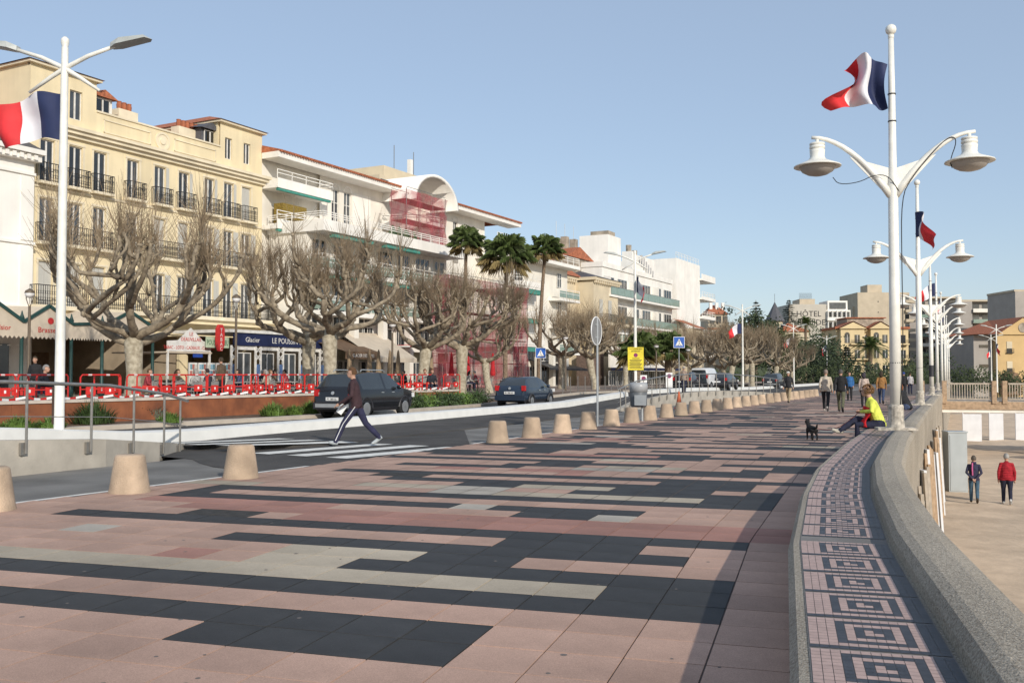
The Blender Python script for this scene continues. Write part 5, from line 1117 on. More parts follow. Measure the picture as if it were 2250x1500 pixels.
# ================================================================ terrace clutter
redp = mat('red barrier paint', (.55,.025,.02), .5, .1, 5); wplate = mat('white plate', (.75,.75,.74), .5)
def barrier_mesh():
    root = empty('barrier'); f = MB(); f.tube([(0,0,0),(0,0,1.0),(.06,0,1.08),(1.24,0,1.08),(1.3,0,1.0),(1.3,0,0)],.028,6); f.tube([(0,0,.25),(1.3,0,.25)],.02,5); f.tube([(0,0,.62),(1.3,0,.62)],.02,5)
    f.build('frame', redp, root); 
    for x in (.18,.82): p = MB().box(x,x+.32,-.02,.02,.45,.7).build('plate', redp, root); MB().box(x+.13,x+.19,-.024,-.02,.54,.63).build('sticker', wplate, p)
    f = MB()
    for x in (0,1.3): f.box(x-.03,x+.03,-.25,.25,0,.03)
    f.build('foot', redp, root)
    for k in range(2): MB().tube([(.25+k*.6,0,1.08),(.37+k*.6,0,1.08)],.0295,6).build('white_band', wplate, root)
    return root
bb = barrier_mesh(); 
for i in range(15):
    y = 21.5+i*1.75; o = bb if i == 0 else copy_tree(bb); x = plnt(y)-.75-(.5 if i%3 == 1 else .1)
    o.location = (x, y, TZ); o.rotation_euler = (0,0,R(80+rnd.uniform(-12,12))); tag(o, '%s red tubular barrier along the terrace edge, counted from the left' % ordw[i], 'barrier', 'red barriers along the terrace edge')
for i in range(13):
    y = 23+i*1.9; o = copy_tree(bb); o.location = (plnt(y)-2.1-rnd.random()*.6, y, TZ); o.rotation_euler = (0,0,R(80+rnd.uniform(-40,40))); tag(o, '%s red barrier of the back row, behind the terrace edge row, counted from the left' % ordw[i], 'barrier', 'red barriers along the terrace edge')
tp = MB()
for i in range(24):
    y = 22+i*1.0; x = plnt(y)-.6
    for k in range(4): tp.beam((x,y+k*.25,TZ+.42-.08*math.sin(math.pi*k/4)),(plnt(y+1)-.62 if k == 3 else x,y+k*.25+.25,TZ+.42-.08*math.sin(math.pi*(k+1)/4)),.01,.07,k%2)
o = tp.build('barrier_tape', [redp,wplate]); tag(o, 'red and white tape strung low along the barriers', 'tape')
ch_m = mat('grey wicker chair', (.25,.24,.23), .8, .3, 30); tb_m = mat('table top', (.34,.32,.30), .5)
def chair():
    r = empty('cafe_chair'); MB().box(-.22,.22,-.22,.22,.43,.47).build('seat', ch_m, r); b = MB(); b.tube([(-.22,-.2,.45),(-.21,-.26,.8),(0,-.28,.88),(.21,-.26,.8),(.22,-.2,.45)],.02,6); b.box(-.19,.19,-.27,-.245,.52,.82); b.build('backrest', ch_m, r)
    for x in (-.19,.19):
        for y in (-.19,.19): MB().tube([(x,y,.44),(x*1.1,y*1.1,0)],.014,5).build('leg', steel, r)
    return r
def table():
    r = empty('cafe_table'); MB().lathe([(.36,.72),(.36,.75)],16).build('table_top', tb_m, r); MB().lathe([(.03,.03),(.03,.72)],8).build('stem', black_metal, r); MB().lathe([(.22,0),(.2,.03)],12).build('base', black_metal, r); return r
c0, t0 = chair(), table(); cn = tn = 0; SEATS = []
rows = [(360,430,38,4),(420,520,42,5),(540,640,46,6),(600,700,50,5),(830,905,58,5),(1000,1100,64,5)]
wn = ['one','two','three','four','five','six','seven']
areas = ['before the tobacconist kiosk','left of the bronze lantern','before the navy pavilion','at the right end of the navy pavilion','under the brown awning','before the red scaffold']
for ri, (a, b, d, n) in enumerate(rows):
    for k in range(n):
        px = a+(b-a)*k/max(1,n-1); p = PD(px, d+rnd.uniform(-.8,.8), TZ)
        o = t0 if tn == 0 else copy_tree(t0); tn += 1; o.location = p; tag(o, 'round café table %s, number %s from the left' % (areas[ri], wn[k]), 'table', 'round café tables')
        for q in range(2):
            c = c0 if cn == 0 else copy_tree(c0); cn += 1; an = R(20+180*q+rnd.uniform(-30,30)); cp = p+Vector((math.cos(an)*.68, math.sin(an)*.68, 0)); c.location = cp; rz = math.atan2(-(p-cp).x,(p-cp).y); c.rotation_euler = (0,0,rz)
            tag(c, 'grey café chair %s of table %s, %s' % ('right' if q == 0 else 'left', wn[k], areas[ri]), 'chair', 'grey café chairs'); SEATS.append((cp.copy(), rz))
def parasol(px, d, mt, lb_):
    r = empty('closed_parasol', PD(px,d,TZ)); tag(r, lb_, 'parasol', 'closed parasols'); MB().tube([(0,0,0),(0,0,2.6)],.025,6).build('pole', woodg, r); m_ = MB(); m_.lathe([(.16,1.0),(.2,1.15),(.15,1.6),(.12,2.1),(.07,2.5),(.02,2.62)],9); m_.build('folded_canopy', mt, r); MB().lathe([(.28,0),(.28,.06),(.05,.1)],10).build('base', black_metal, r)
tanc = mat('tan parasol cloth',(.30,.22,.14),.9); redc = mat('red parasol cloth',(.42,.02,.025),.9)
for i, (px, d, mt) in enumerate(((768,58,tanc),(812,58,tanc),(832,59,tanc),(857,60,tanc),(875,60,tanc),(947,60,tanc),(992,66,redc),(1028,67,redc),(1083,68,redc))):
    parasol(px, d, mt, ('closed tan parasol, %s from the left' % ordw[i]) if i < 6 else ('closed red parasol, %s from the left' % ordw[i-6]))
# ================================================================ signs, bin, cone
blue = mat('sign blue', (.015,.10,.42), .4); zinc = mat('zinc post', (.40,.42,.43), .4, .08, 4, metal=.4); yels = mat('notice yellow', (.72,.58,.03), .5); blk = mat('print black', (.02,.02,.02), .6)
def crossing_sign(px, d, h, lb_, z=0):
    r = empty('crossing_sign', PD(px, d, z), YAW); tag(r, lb_, 'sign', 'blue crossing signs'); MB().tube([(0,0,0),(0,0,h)],.03,8).build('post', zinc, r); p = MB().box(-.36,.36,-.06,-.03,h-.05,h+.67).build('plate', wplate, r); MB().box(-.33,.33,-.068,-.06,h-.02,h+.64).build('blue_field', blue, p)
    MB().add([(-.24,-.072,h+.08),(.24,-.072,h+.08),(0,-.072,h+.54)],[(0,1,2)]).build('triangle', wplate, p); b = MB(); b.ball((0,-.078,h+.40),.035,8); b.beam((0,-.078,h+.36),(.02,-.078,h+.24),.01,.06,up=(0,1,0)); b.beam((.02,-.078,h+.25),(-.08,-.078,h+.11),.01,.035,up=(0,1,0)); b.beam((.02,-.078,h+.25),(.1,-.078,h+.12),.01,.035,up=(0,1,0)); b.build('walker', blk, p)
    for k in range(4): MB().box(-.17+k*.1,-.11+k*.1,-.078,-.073,h+.09,h+.12).build('stripe', blk, p)
crossing_sign(1188,66,2.5,'blue pedestrian crossing sign before the white columns, behind the blue car',.25); crossing_sign(1492,62,3.0,'blue pedestrian crossing sign right of the short palms',.35)
r = empty('round_sign', G(1313,935), YAW+R(64)); tag(r, 'round road sign seen from its grey back on a tall zinc post', 'sign'); MB().tube([(0,0,0),(0,0,3.35)],.035,8).build('post', zinc, r)
MB().lathe([(.42,0),(.44,.02),(.42,.03),(.02,.03)],24).xf(Matrix.Translation((0,.05,2.95)) @ Matrix.Rotation(R(90),4,'X')).build('disc', mat('sign back grey',(.22,.22,.22),.6), r); MB().tube([(.44*math.cos(t*.2618),.03,2.95+.44*math.sin(t*.2618)) for t in range(25)],.02,5).build('rim', wplate, r)
for z in (2.75,3.15): MB().box(-.12,.12,.0,.04,z-.02,z+.02).build('clamp', zinc, r)
p = sl[1][0]; r = empty('yellow_notice', (p.x,p.y,p.z), YAW); tag(r, 'yellow no-parking notice fixed to the white street light', 'sign'); zc = CAMH+(822-789)*57/FPX-p.z
MB().box(-.46,.46,-.17,-.14,zc-.65,zc+.68).build('board', yels, r); text('lettering','STATIONNEMENT',.13,r,(0,-.175,zc+.54),FR,blk,squash=.78); text('lettering','INTERDIT',.14,r,(0,-.175,zc+.4),FR,blk,squash=.85)
q = MB().lathe([(.12,0),(.12,.006)],20).xf(Matrix.Translation((0,-.172,zc+.22)) @ Matrix.Rotation(R(90),4,'X')).build('no_parking_disc', mat('disc purple',(.22,.02,.10),.5), r)
MB().beam((-.2,-.174,zc+.03),(.22,-.174,zc+.03),.01,.035).build('car_symbol', blk, r)
for k in range(7): MB().box(-.36+.04*(k%2),.36-.05*(k%3),-.175,-.171,zc-.08-k*.075,zc-.045-k*.075).build('text_line', blk, r)
r = empty('litter_bin', G(1411,925)); tag(r, 'grey hanging litter bin with a clear bag beside the bollards', 'bin'); MB().tube([(.0,0,0),(0,0,1.15)],.04,8).build('post', zinc, r); MB().lathe([(.24,.48),(.29,.55),(.30,1.12),(.28,1.14)],16,(-.12,0,0)).build('body', mat('bin grey',(.12,.13,.14),.5), r, True); MB().lathe([(.31,1.0),(.32,1.2),(.29,1.32),(.24,1.3)],16,(-.12,0,0)).build('bag', mat('clear bag',(.35,.36,.37),.3), r, True)
MB().box(-.2,.2,-.36,-.33,.55,.9).build('ash_plate', zinc, r)
r = empty('traffic_cone', G(1492,897)); tag(r, 'weathered orange traffic cone against the ramp wall', 'cone'); MB().box(-.2,.2,-.2,.2,0,.04).build('base', redp, r); MB().lathe([(.16,.04),(.09,.45),(.03,.8)],12).build('cone', mat('cone orange',(.5,.12,.05),.7), r, True)
for i, (px, hh) in enumerate(((1414,1.1),(1470,1.25))):
    r = empty('parking_plate', PD(px, 57, .35), YAW); tag(r, 'small white no-parking plate on a stake, %s one' % ('left' if i == 0 else 'right'), 'sign'); MB().box(-.02,.02,0,.03,0,hh-.8).build('stake', zinc, r); b = MB().box(-.2,.2,-.02,.0,hh-.8,hh+.1).build('plate', wplate, r); MB().lathe([(.13,0),(.13,.006)],16).xf(Matrix.Translation((0,-.022,hh-.1)) @ Matrix.Rotation(R(90),4,'X')).build('disc', mat('disc purple',(.22,.02,.10)), b)
# thin steel posts along the far bed
for i in range(26):
    y = 58+i*1.3; r = MB().tube([(0,0,0),(0,0,1.15)],.03,6).build('steel_post', steel, None, loc=(kerbx(y)-.5,y,zr(y))); tag(r, 'thin steel guard post by the far bed, %d%s from the left' % (i+1, 'st' if i%10 == 0 and i != 10 else 'nd' if i%10 == 1 and i != 11 else 'rd' if i%10 == 2 and i != 12 else 'th'), 'post', 'steel guard posts by the far bed')
# ================================================================ vehicles
def car(name, label, kind, col, L=4.3, W=1.8, Hh=1.66, wr=.35, plate=True):
    root = empty(name); tag(root, label, 'car')
    paint_ = mat(name+label[:14]+' paint', col, .14, .05, 2, spec=.7)
    if kind == 'suv': st = [(-.5,.55,.72),(-.495,.95,.8),(-.475,1.08,.86),(-.455,1.16,.9),(-.37,1.60,.9),(-.2,1.68,.9),(-.035,1.68,.9),(-.005,1.68,.9),(.1,1.64,.9),(.135,1.58,.9),(.265,1.12,.9),(.29,1.08,.9),(.42,1.0,.88),(.47,.92,.82),(.495,.75,.75),(.5,.5,.7)]
    elif kind == 'hatch': st = [(-.5,.5,.68),(-.49,.85,.76),(-.47,1.0,.82),(-.45,1.06,.85),(-.36,1.40,.85),(-.2,1.48,.85),(-.035,1.49,.85),(-.005,1.49,.85),(.1,1.44,.85),(.15,1.36,.85),(.29,.98,.85),(.31,.94,.85),(.42,.86,.82),(.47,.78,.78),(.495,.62,.7),(.5,.45,.65)]
    else: st = [(-.5,.5,.8),(-.495,1.7,.84),(-.48,1.85,.85),(-.2,1.9,.87),(.1,1.88,.87),(.18,1.8,.87),(.32,1.2,.87),(.35,1.12,.87),(.46,1.0,.84),(.49,.8,.8),(.5,.45,.7)]
    belt = 1.06 if kind == 'suv' else .96 if kind == 'hatch' else 1.15
    M = MB(); n = 13; rings = []
    for (fx, zt, hw) in st:
        x = fx*L; hw = hw*W/1.8; zb = .26 if abs(fx) < .47 else .36; bl = min(belt, zt-.02); g_ = max(0, min(1, (zt-belt)/.5)); wt = hw*(.93-.22*g_)
        half = [(0,zb),(hw*.86,zb),(hw*.97,zb+.14),(hw,max(zb+.2,.62)),(hw*.985,max(zb+.25,bl)),(wt,zt-.035),(wt*.86,zt)]
        ring = [(x,y,z) for (y,z) in half]+[(x,-y,z) for (y,z) in half[:0:-1]]; rings.append(ring)
    n = len(rings[0]); gl = []
    for ring in rings: M.v += ring
    for i in range(len(rings)-1):
        z0, z1 = st[i][1], st[i+1][1]; house = min(z0,z1) > belt+.3
        slope = abs(z1-z0) > .28 and max(z0,z1) > belt+.3
        for k in range(n):
            f = (i*n+k,i*n+(k+1)%n,(i+1)*n+(k+1)%n,(i+1)*n+k); side = k in (4,n-5)
            pil = abs(st[i][0]+.035) < .001
            M.f.append(f); M.m.append(0 if pil and side else 1 if (side and house and kind != 'van') or (side and slope and st[i][0] > -.3) or (slope and k in (5,6,n-7,n-6)) else (2 if k in (0,1,n-1,n-2) else 0))
    M.f += [tuple(range(n)), tuple((len(rings)-1)*n+k for k in reversed(range(n)))]; M.m += [0,0]
    M.build('body', [paint_, mat('car glass',(.03,.036,.04),.04,.1,1,spec=1.), black_metal], root, True, sharp=32)
    wb = .31*L
    for sx in (-1,1):
        for sy in (-1,1):
            y = sy*(W/2-.12); t = MB(); t.lathe([(wr*.62,-.1),(wr*.93,-.11),(wr,-.07),(wr,.07),(wr*.93,.11),(wr*.62,.1)],20); t.xf(Matrix.Translation((sx*wb,y,wr)) @ Matrix.Rotation(R(90),4,'X')); wh = t.build('tyre', mat('tyre rubber',(.018,.018,.018),.85), root, True)
            q = MB(); q.lathe([(.05,.1),(.05,.13)],8)
            for s in range(5): a = s*1.2566; q.beam((0,0,.105),(math.cos(a)*wr*.6,math.sin(a)*wr*.6,.115),.09,.03)
            q.lathe([(wr*.55,.09),(wr*.64,.125),(wr*.58,.13)],20); q.xf(Matrix.Translation((sx*wb,y,wr)) @ Matrix.Rotation(R(90 if sy < 0 else -90),4,'X')); q.build('rim', mat('alloy rim',(.42,.42,.42),.3,.05,3,metal=.7), wh)
            a = MB(); a.tube([(sx*wb+wr*1.13*math.cos(t_),sy*(W/2-.025),wr+wr*1.13*math.sin(t_)) for t_ in [i*math.pi/10 for i in range(11)]],.045,5); a.build('wheel_arch', black_metal, root)
    for sy in (-1,1):
        MB().box(-L/2-.01,-L/2+.14,sy*(W/2*.8)-.11,sy*(W/2*.8)+.07,.82 if kind != 'van' else 1.0,1.06 if kind != 'van' else 1.3).build('tail_light', mat('tail light red',(.45,.01,.012),.2,.1,3,spec=.7), root)
        MB().ball((.17*L,sy*(W/2+.09),belt+.06),.11,8,0,(.7,1,.75)).build('mirror', paint_, root, True)
        for fx in (-.08,.09): MB().box(fx*L,fx*L+.16,sy*(W/2-.005)-.012,sy*(W/2-.005)+.012,belt-.14,belt-.11).build('door_handle', zinc, root)
        if kind == 'suv': MB().tube([(-.3*L,sy*.58,1.70),(-.28*L,sy*.58,1.76),(.05*L,sy*.58,1.75),(.08*L,sy*.58,1.68)],.022,6).build('roof_rail', zinc, root)
        MB().box(L/2-.25,L/2-.02,sy*(W/2-.22)-.16,sy*(W/2-.22)+.12,.72,.88).build('headlight', wplate, root)
    b = MB().box(-L/2-.045,-L/2+.12,-W/2+.1,W/2-.1,.36,.60).build('rear_bumper', black_metal if kind != 'hatch' else paint_, root)
    if kind == 'suv': MB().box(-L/2-.06,-L/2-.03,-W/2+.2,W/2-.2,.42,.55).build('skid_plate', zinc, b)
    MB().box(-L/2-.05,-L/2-.02,-.26,.26,.66,.78).build('number_plate', wplate, root)
    if plate: text('plate_number',plate,.1,root,(-L/2-.055,0,.685),(R(90),0,R(-90)),blk)
    MB().lathe([(.07,0),(.06,.02)],12).xf(Matrix.Translation((-L/2+.0,0,.93)) @ Matrix.Rotation(R(-80),4,'Y')).build('badge', zinc, root)
    return root
def park(o, x, y, z, hd): o.location = (x, y, z); o.rotation_euler = (0,0,R(90-hd))
park(car('suv_car','black sport utility car driving away past the walking man','suv',(.012,.013,.016),4.34,1.82,1.69,.36,'FC 382 LL'), -16.0,33.0,zr(33)+.0,7)
park(car('hatchback_car','dark blue hatchback with red tail lights on the main road','hatch',(.02,.034,.058),3.99,1.72,1.49,.31,'FR 380 KD'), -13.45,45.6,zr(45),6)
p = PD(1512,80,.3); park(car('dark_car','dark car parked left of the white van behind the railing','hatch',(.02,.02,.024),4.0,1.72,1.49,.31,None),p.x,p.y,.28,10)
p = PD(1550,83,.3); park(car('white_van','small white van parked behind the railing','van',(.62,.63,.64),4.2,1.8,1.9,.32,None),p.x,p.y,.26,10)
p = PD(1590,84,.3); park(car('dark_car','dark car parked right of the white van behind the railing','hatch',(.025,.022,.022),4.1,1.72,1.49,.31,None),p.x,p.y,.24,10)
p = PD(1701,108,.05); park(car('distant_car','small dark grey car driving away behind the capped man','suv',(.035,.04,.045),4.2,1.8,1.6,.33,None),p.x,p.y,.03,12)
# ================================================================ people
import numpy as np
skin = mat('skin', (.46,.27,.19), .6, .08, 6)
def V(*a): return Vector(a)
def make_body(P, vox=.017, fat=1., skirt=False):
    """P: joints; returns mesh with slots skin, top, trousers, shoes"""
    M = MB(); S = []
    def limb(pts, rad, lab, n=10, sx=1.):
        pts = [Vector(p) for p in pts]; M.tube(pts, rad, n, 0, True, sx)
        for (a, ra), (b, rb) in zip(zip(pts,rad), zip(pts[1:],rad[1:])):
            k = max(2, int((b-a).length/.04))
            for i in range(k+1): t = i/k; S.append((*(a+(b-a)*t), ra+(rb-ra)*t, lab))
    pel, ch, nk, hd = P['pelvis'], P['chest'], P['neck'], P['head']; wa = (pel+ch)/2
    limb([pel+(pel-wa)*.35, pel, wa, ch, ch+(nk-ch)*.55, nk-(nk-ch)*.12],[.115*fat,.132*fat,.132*fat,.138*fat,.115,.065],1,14,1.28)
    limb([pel+(pel-wa)*.42, pel+(pel-wa)*.05],[.10*fat,.125*fat],2,14,1.3)
    limb([nk-(nk-ch)*.1, hd-(hd-nk)*.2],[.058,.055],0)
    f = P['face']; r = .098
    M.ball(hd, r, 14, 0, (.80,.98,1.2)); M.ball(hd+f*.045+V(0,0,-.06), .058, 10); M.ball(hd+f*.1+V(0,0,-.02), .018, 6, 0, (1,1.2,1.4))
    sd = f.cross(V(0,0,1)).normalized()
    for s in (-1,1): M.ball(hd+sd*s*.082+V(0,0,-.01), .024, 6, 0, (.6,1,1.3)); S.append((*(hd+sd*s*.082), .024, 0))
    S.append((*hd, .1, 0)); S.append((*(hd+f*.07+V(0,0,-.04)), .06, 0)); S.append((*(hd+V(0,0,.05)), .09, 0))
    for s in 'LR':
        sh, el, wr = P['sh'+s], P['el'+s], P['wr'+s]
        limb([ch+(sh-ch)*.5+V(0,0,.05), sh, (sh+el)/2, el, (el+wr)/2, wr],[.07,.062,.055,.05,.045,.037],1)
        d = (wr-el).normalized(); h = wr+d*.07; limb([wr, h, wr+d*.10],[.03,.038,.03],0,8); sd2 = d.cross(V(0,0,1)) if abs(d.z) < .9 else V(0,1,0); sd2.normalize(); bend = P.get('curl', V(0,0,-.02))
        for k in range(4): b = wr+d*.095+sd2*(k-1.5)*.019; L_ = (.06,.072,.068,.052)[k]; limb([b,b+d*L_*.55,b+d*L_+bend],[.0105,.0105,.008],0,6)
        b = wr+d*.035+sd2*.032*(1 if s == 'L' else -1); limb([b,b+d*.035+sd2*.02*(1 if s == 'L' else -1),b+d*.065+sd2*.022*(1 if s == 'L' else -1)],[.013,.012,.009],0,6)
        hp, kn, an, to = P['hp'+s], P['kn'+s], P['an'+s], P['to'+s]
        limb([hp+(hp-kn)*.08, hp*.7+kn*.3, kn, kn*.45+an*.55, an],[.098*fat,.092*fat,.07,.066,.056],2)
        hl = an+(an-to)*.3; hl.z = min(an.z, hl.z) if abs((an-to).z) < .12 else hl.z
        limb([hl+V(0,0,-.03), an*.6+to*.4+V(0,0,-.025), to],[.042,.048,.034],3,8,1.1)
    me = M.mesh('tmp', skin); o = bpy.data.objects.new('tmp', me); C.objects.link(o)
    rm = o.modifiers.new('r','REMESH'); rm.mode = 'VOXEL'; rm.voxel_size = vox; sm = o.modifiers.new('s','SMOOTH'); sm.factor = .5; sm.iterations = 3
    dg = bpy.context.evaluated_depsgraph_get(); out = bpy.data.meshes.new_from_object(o.evaluated_get(dg)); bpy.data.objects.remove(o)
    n = len(out.polygons); c = np.zeros(n*3, np.float32); out.polygons.foreach_get('center', c); c = c.reshape(-1,3); A = np.array(S, np.float32); lab = np.zeros(n, np.int32)
    for i in range(0, n, 4000): d = np.linalg.norm(c[i:i+4000,None]-A[None,:,:3], axis=2)-A[None,:,3]; lab[i:i+4000] = A[d.argmin(1),4].astype(np.int32)
    if P.get('hem'):
        z = c[:,2]; mid = np.abs(c[:,0]) < .2
        lab[(lab == 2)&(z > P['hem'])] = 1; lab[(lab == 1)&(z < P['hem'])&mid] = 2
    out.materials.clear()
    for _ in range(4): out.materials.append(skin)
    out.polygons.foreach_set('material_index', lab); out.polygons.foreach_set('use_smooth', [True]*n); out.update(); out.name = 'body'; return out
def pose(kind, stride=.36, arm=.2, lean=0.):
    P = {'face': V(0,1,0)}
    if kind in ('walk','stand'):
        P['hem'] = .84; z = .93; P['pelvis'] = V(0,0,z); P['chest'] = V(0,.02+lean,1.27); P['neck'] = V(0,.02+lean,1.49); P['head'] = V(0,.045+lean*1.3,1.63)
        for s, k in (('L',1),('R',-1)):
            x = -.1*k; f = stride*k
            P['hp'+s] = V(x,0,.90); P['kn'+s] = V(x*1.0,f*.55+.04,.50 if kind == 'walk' else .5); lift = .10 if (kind == 'walk' and k < 0) else .02
            P['an'+s] = V(x,f*1.05-(.06 if k < 0 and kind == 'walk' else 0),.085+lift); P['to'+s] = V(x,f*1.05+.16-(.05 if k < 0 and kind == 'walk' else 0),.035+(.05 if k > 0 and kind == 'walk' else 0))
            P['sh'+s] = V(-.172*k,.01+lean,1.40); P['el'+s] = V(-.228*k,-arm*k*.6+lean*.7,1.13); P['wr'+s] = V(-.225*k,-arm*k*1.1+.06,.90)
    if kind == 'sit':
        P['pelvis'] = V(0,0,.53); P['chest'] = V(0,.04+lean,.87); P['neck'] = V(0,.07+lean*1.3,1.09); P['head'] = V(0,.11+lean*1.5,1.23)
        for s, k in (('L',1),('R',-1)):
            x = -.1*k; P['hp'+s] = V(x,.02,.52); P['kn'+s] = V(x*1.2,.45,.53); P['an'+s] = V(x*1.2,.46,.09); P['to'+s] = V(x*1.2,.62,.035)
            P['sh'+s] = V(-.172*k,.05+lean,1.0); P['el'+s] = V(-.23*k,.12+lean,.75); P['wr'+s] = V(-.12*k,.34+lean*.5,.66)
    return P
def hair_mesh(kind):
    M = MB(); M.ball((0,0,0), .108, 16, 0, (.84,1.0,1.17)); keep = []; V_ = M.v
    for f in M.f:
        c = Vector([sum(V_[i][q] for i in f)/len(f) for q in range(3)])
        if kind == 'short' and (c.z > .045 or (c.y < -.005 and c.z > -.06)): keep.append(f)
        if kind == 'long' and (c.z > .05 or c.y < .015): keep.append(f)
    M.f = keep; M.m = [0]*len(keep)
    if kind == 'long':
        M.tube([(0,-.05,.03),(0,-.085,-.08),(0,-.09,-.2)],[.075,.085,.05],10,0,True,1.25)
    if kind == 'curly':
        g = random.Random(4); M.f = []; M.m = []; M.v = []
        for i in range(260):
            a, b = g.uniform(0,6.28), math.acos(g.uniform(-.55,1)); p = V(.105*math.sin(b)*math.cos(a),.12*math.sin(b)*math.sin(a)-.02,.12*math.cos(b)+.01)
            if p.y > .06 and p.z < .05: continue
            M.ball(p, g.uniform(.012,.024), 5)
    return M
HAIR = {k: hair_mesh(k) for k in ('short','long','curly')}
BODY = {}
def bodym(key, P, **kw):
    if key not in BODY: BODY[key] = (make_body(P, **kw), P)
    return BODY[key]
def clothm(col): return mat('cloth %.3f %.3f %.3f' % col, col, .85, .22, 9, .8, 11)
def person(key, P, loc, rz, label, top, bot, shoe, hair, hk='short', s=1., group=None, cap=None, name='person', **kw):
    me, P = bodym(key, P, **kw); r = empty(name, loc, rz); r.scale = (s,s,s); tag(r, label, 'person', group)
    b = obj('body', me, r)
    for i, m_ in enumerate((skin, clothm(top), clothm(bot), clothm(shoe))): b.material_slots[i].link = 'OBJECT'; b.material_slots[i].material = m_
    h = HAIR[hk].build('hair', clothm(hair), r, True, P['head']+V(0,-.008,.012))
    if cap: MB().lathe([(.10,.03),(.1,.08),(.06,.125),(.01,.135)],14).xf(Matrix.Translation(P['head'])).build('cap', clothm(cap), r, True); MB().box(-.07,.07,.06,.18,.035,.045).xf(Matrix.Translation(P['head'])).build('peak', clothm(cap), r)
    e = MB()
    for sgn in (-1,1): e.ball(P['head']+V(sgn*.034,.09,.012), .011, 6)
    e.build('eyes', clothm((.03,.02,.015)), r); MB().box(-.025,.025,.088,.1,-.062,-.056).xf(Matrix.Translation(P['head'])).build('mouth', clothm((.28,.1,.08)), r)
    return r
def head_to(dx, dy): return math.atan2(-dx, dy)
BK = (.018,.018,.02); NV = (.018,.02,.045); DK = (.05,.035,.02)
# the man on the crossing
P = pose('walk', .42, .12, .05); P['wrR'] = V(.2,.30,.93); P['elR'] = V(.27,.06,1.14); P['wrL'] = V(-.2,.34,.95); P['elL'] = V(-.27,.07,1.13)
mp = person('cross', P, G(783,979), head_to(-.955,-.296), 'man in dark maroon jacket and navy track trousers striding over the zebra crossing', (.045,.022,.026), (.022,.022,.055), (.42,.45,.46), (.10,.05,.022), vox=.014, fat=1.02)
for s in ('L','R'):
    q = [P['hp'+s]+V(-.105 if s == 'L' else .105,0,-.02), P['kn'+s]+V(-.082 if s == 'L' else .082,0,0), P['an'+s]+V(-.07 if s == 'L' else .07,0,.02)]; MB().tube(q,.009,5).build('trouser_stripe', wplate, mp)
o = MB().box(-.02,.0,-.07,.07,-.12,.1).build('paper_wad', wplate, None, loc=mp.matrix_basis @ V(.17,.36,.82), rz=head_to(-.955,-.296)); o.rotation_euler = (R(35),0,head_to(-.955,-.296)); tag(o, 'white folded paper in the crossing man\'s hand', 'paper')
# walkers on the promenade
W1 = pose('walk', .26, .12); W2 = pose('walk', .3, .16); ST = pose('stand', .05, .03)
UPR = head_to(.14,1)     # walking away along the promenade
GP = 'people on the promenade'
person('w2', W2, G(1733,885), head_to(-.25,-1), 'man with pale cap, black jacket and khaki trousers walking towards the camera', (.025,.025,.028), (.34,.26,.16), BK, (.2,.18,.16), group=GP, cap=(.55,.52,.47), s=1.0)
person('w1', W1, G(1815,904), UPR, 'man in beige blouson and black trousers walking away', (.50,.43,.34), BK, (.5,.47,.42), (.22,.17,.14), group=GP, s=1.03)
person('w2', W2, G(1848,906), UPR, 'man in black leather jacket and olive trousers walking away', (.014,.014,.015), (.10,.10,.06), BK, (.08,.075,.07), group=GP, s=1.03)
person('st', ST, G(1867,880), head_to(-.1,-1), 'person in bright blue jacket behind the walking couple', (.03,.12,.30), BK, BK, DK, group=GP, s=1.0)
person('st', ST, G(1899,893), UPR, 'woman in pale quilted coat and dark trousers left of the seated woman', (.48,.38,.32), BK, BK, (.05,.04,.05), 'long', group=GP, s=.96)
person('w1', W1, G(1937,888), UPR, 'person in brown jacket and jeans behind the near lamp', (.30,.15,.05), (.04,.06,.12), BK, DK, 'long', group=GP, s=1.0)
person('st', ST, G(1971,872), head_to(.5,-1), 'person in dark green jacket and jeans right of the near lamp pole', (.03,.05,.045), (.07,.12,.17), (.4,.4,.4), DK, group=GP, s=1.0)
person('w1', W1, G(1986,872), UPR, 'person in black coat with blue hat beyond the near lamp', BK, BK, BK, (.03,.06,.2), group=GP, cap=(.03,.06,.22), s=1.0)
person('st', ST, G(2000,866), UPR, 'person in pale top partly hidden by the second lamp', (.45,.42,.42), NV, BK, DK, group=GP, s=.98)
p = PD(1502,66,.3); person('st', ST, p, head_to(.3,1), 'man in tan jacket and navy trousers standing by the blue crossing sign', (.32,.24,.19), NV, BK, (.25,.22,.2), s=1.05, cap=(.4,.36,.32))
# seated woman in yellow
P = pose('sit', lean=.1); P['knR'] = V(.02,.46,.64); P['anR'] = V(-.1,.78,.40); P['toR'] = V(-.12,.95,.42); P['anL'] = V(-.1,.42,.1); P['toL'] = V(-.1,.58,.035); P['wrR'] = V(.05,.36,.82); P['wrL'] = V(-.05,.36,.8); P['elR'] = V(.27,.14,.82); P['elL'] = V(-.27,.14,.82); P['face'] = V(0,1,0)
pw_ = PD(1932,20.7); pw_.z = -.03
yw = person('sitx', P, pw_, head_to(-.97,.1), 'curly-haired woman in lime yellow fleece sitting cross-legged on the tiled bench', (.62,.66,.10), (.02,.022,.045), (.52,.47,.38), (.16,.085,.035), 'curly', s=1.03, vox=.014)
MB().tube([V(.16,-.12,1.02),V(.02,-.17,.8),V(-.17,-.1,.58)],.008,5).build('bag_strap', clothm((.12,.11,.10)), yw)
m_ = MB(); g = random.Random(2)
for j in range(9):
    for i in range(9):
        u, v = i/8, j/8; m_.v.append((-.22+.42*u+.03*math.sin(v*6), .16+.12*math.sin(u*3.1)+.05*math.sin(v*5+u*4)+.18*(1-v)*.5, .50+.45*v*(1-.25*abs(u-.5))))
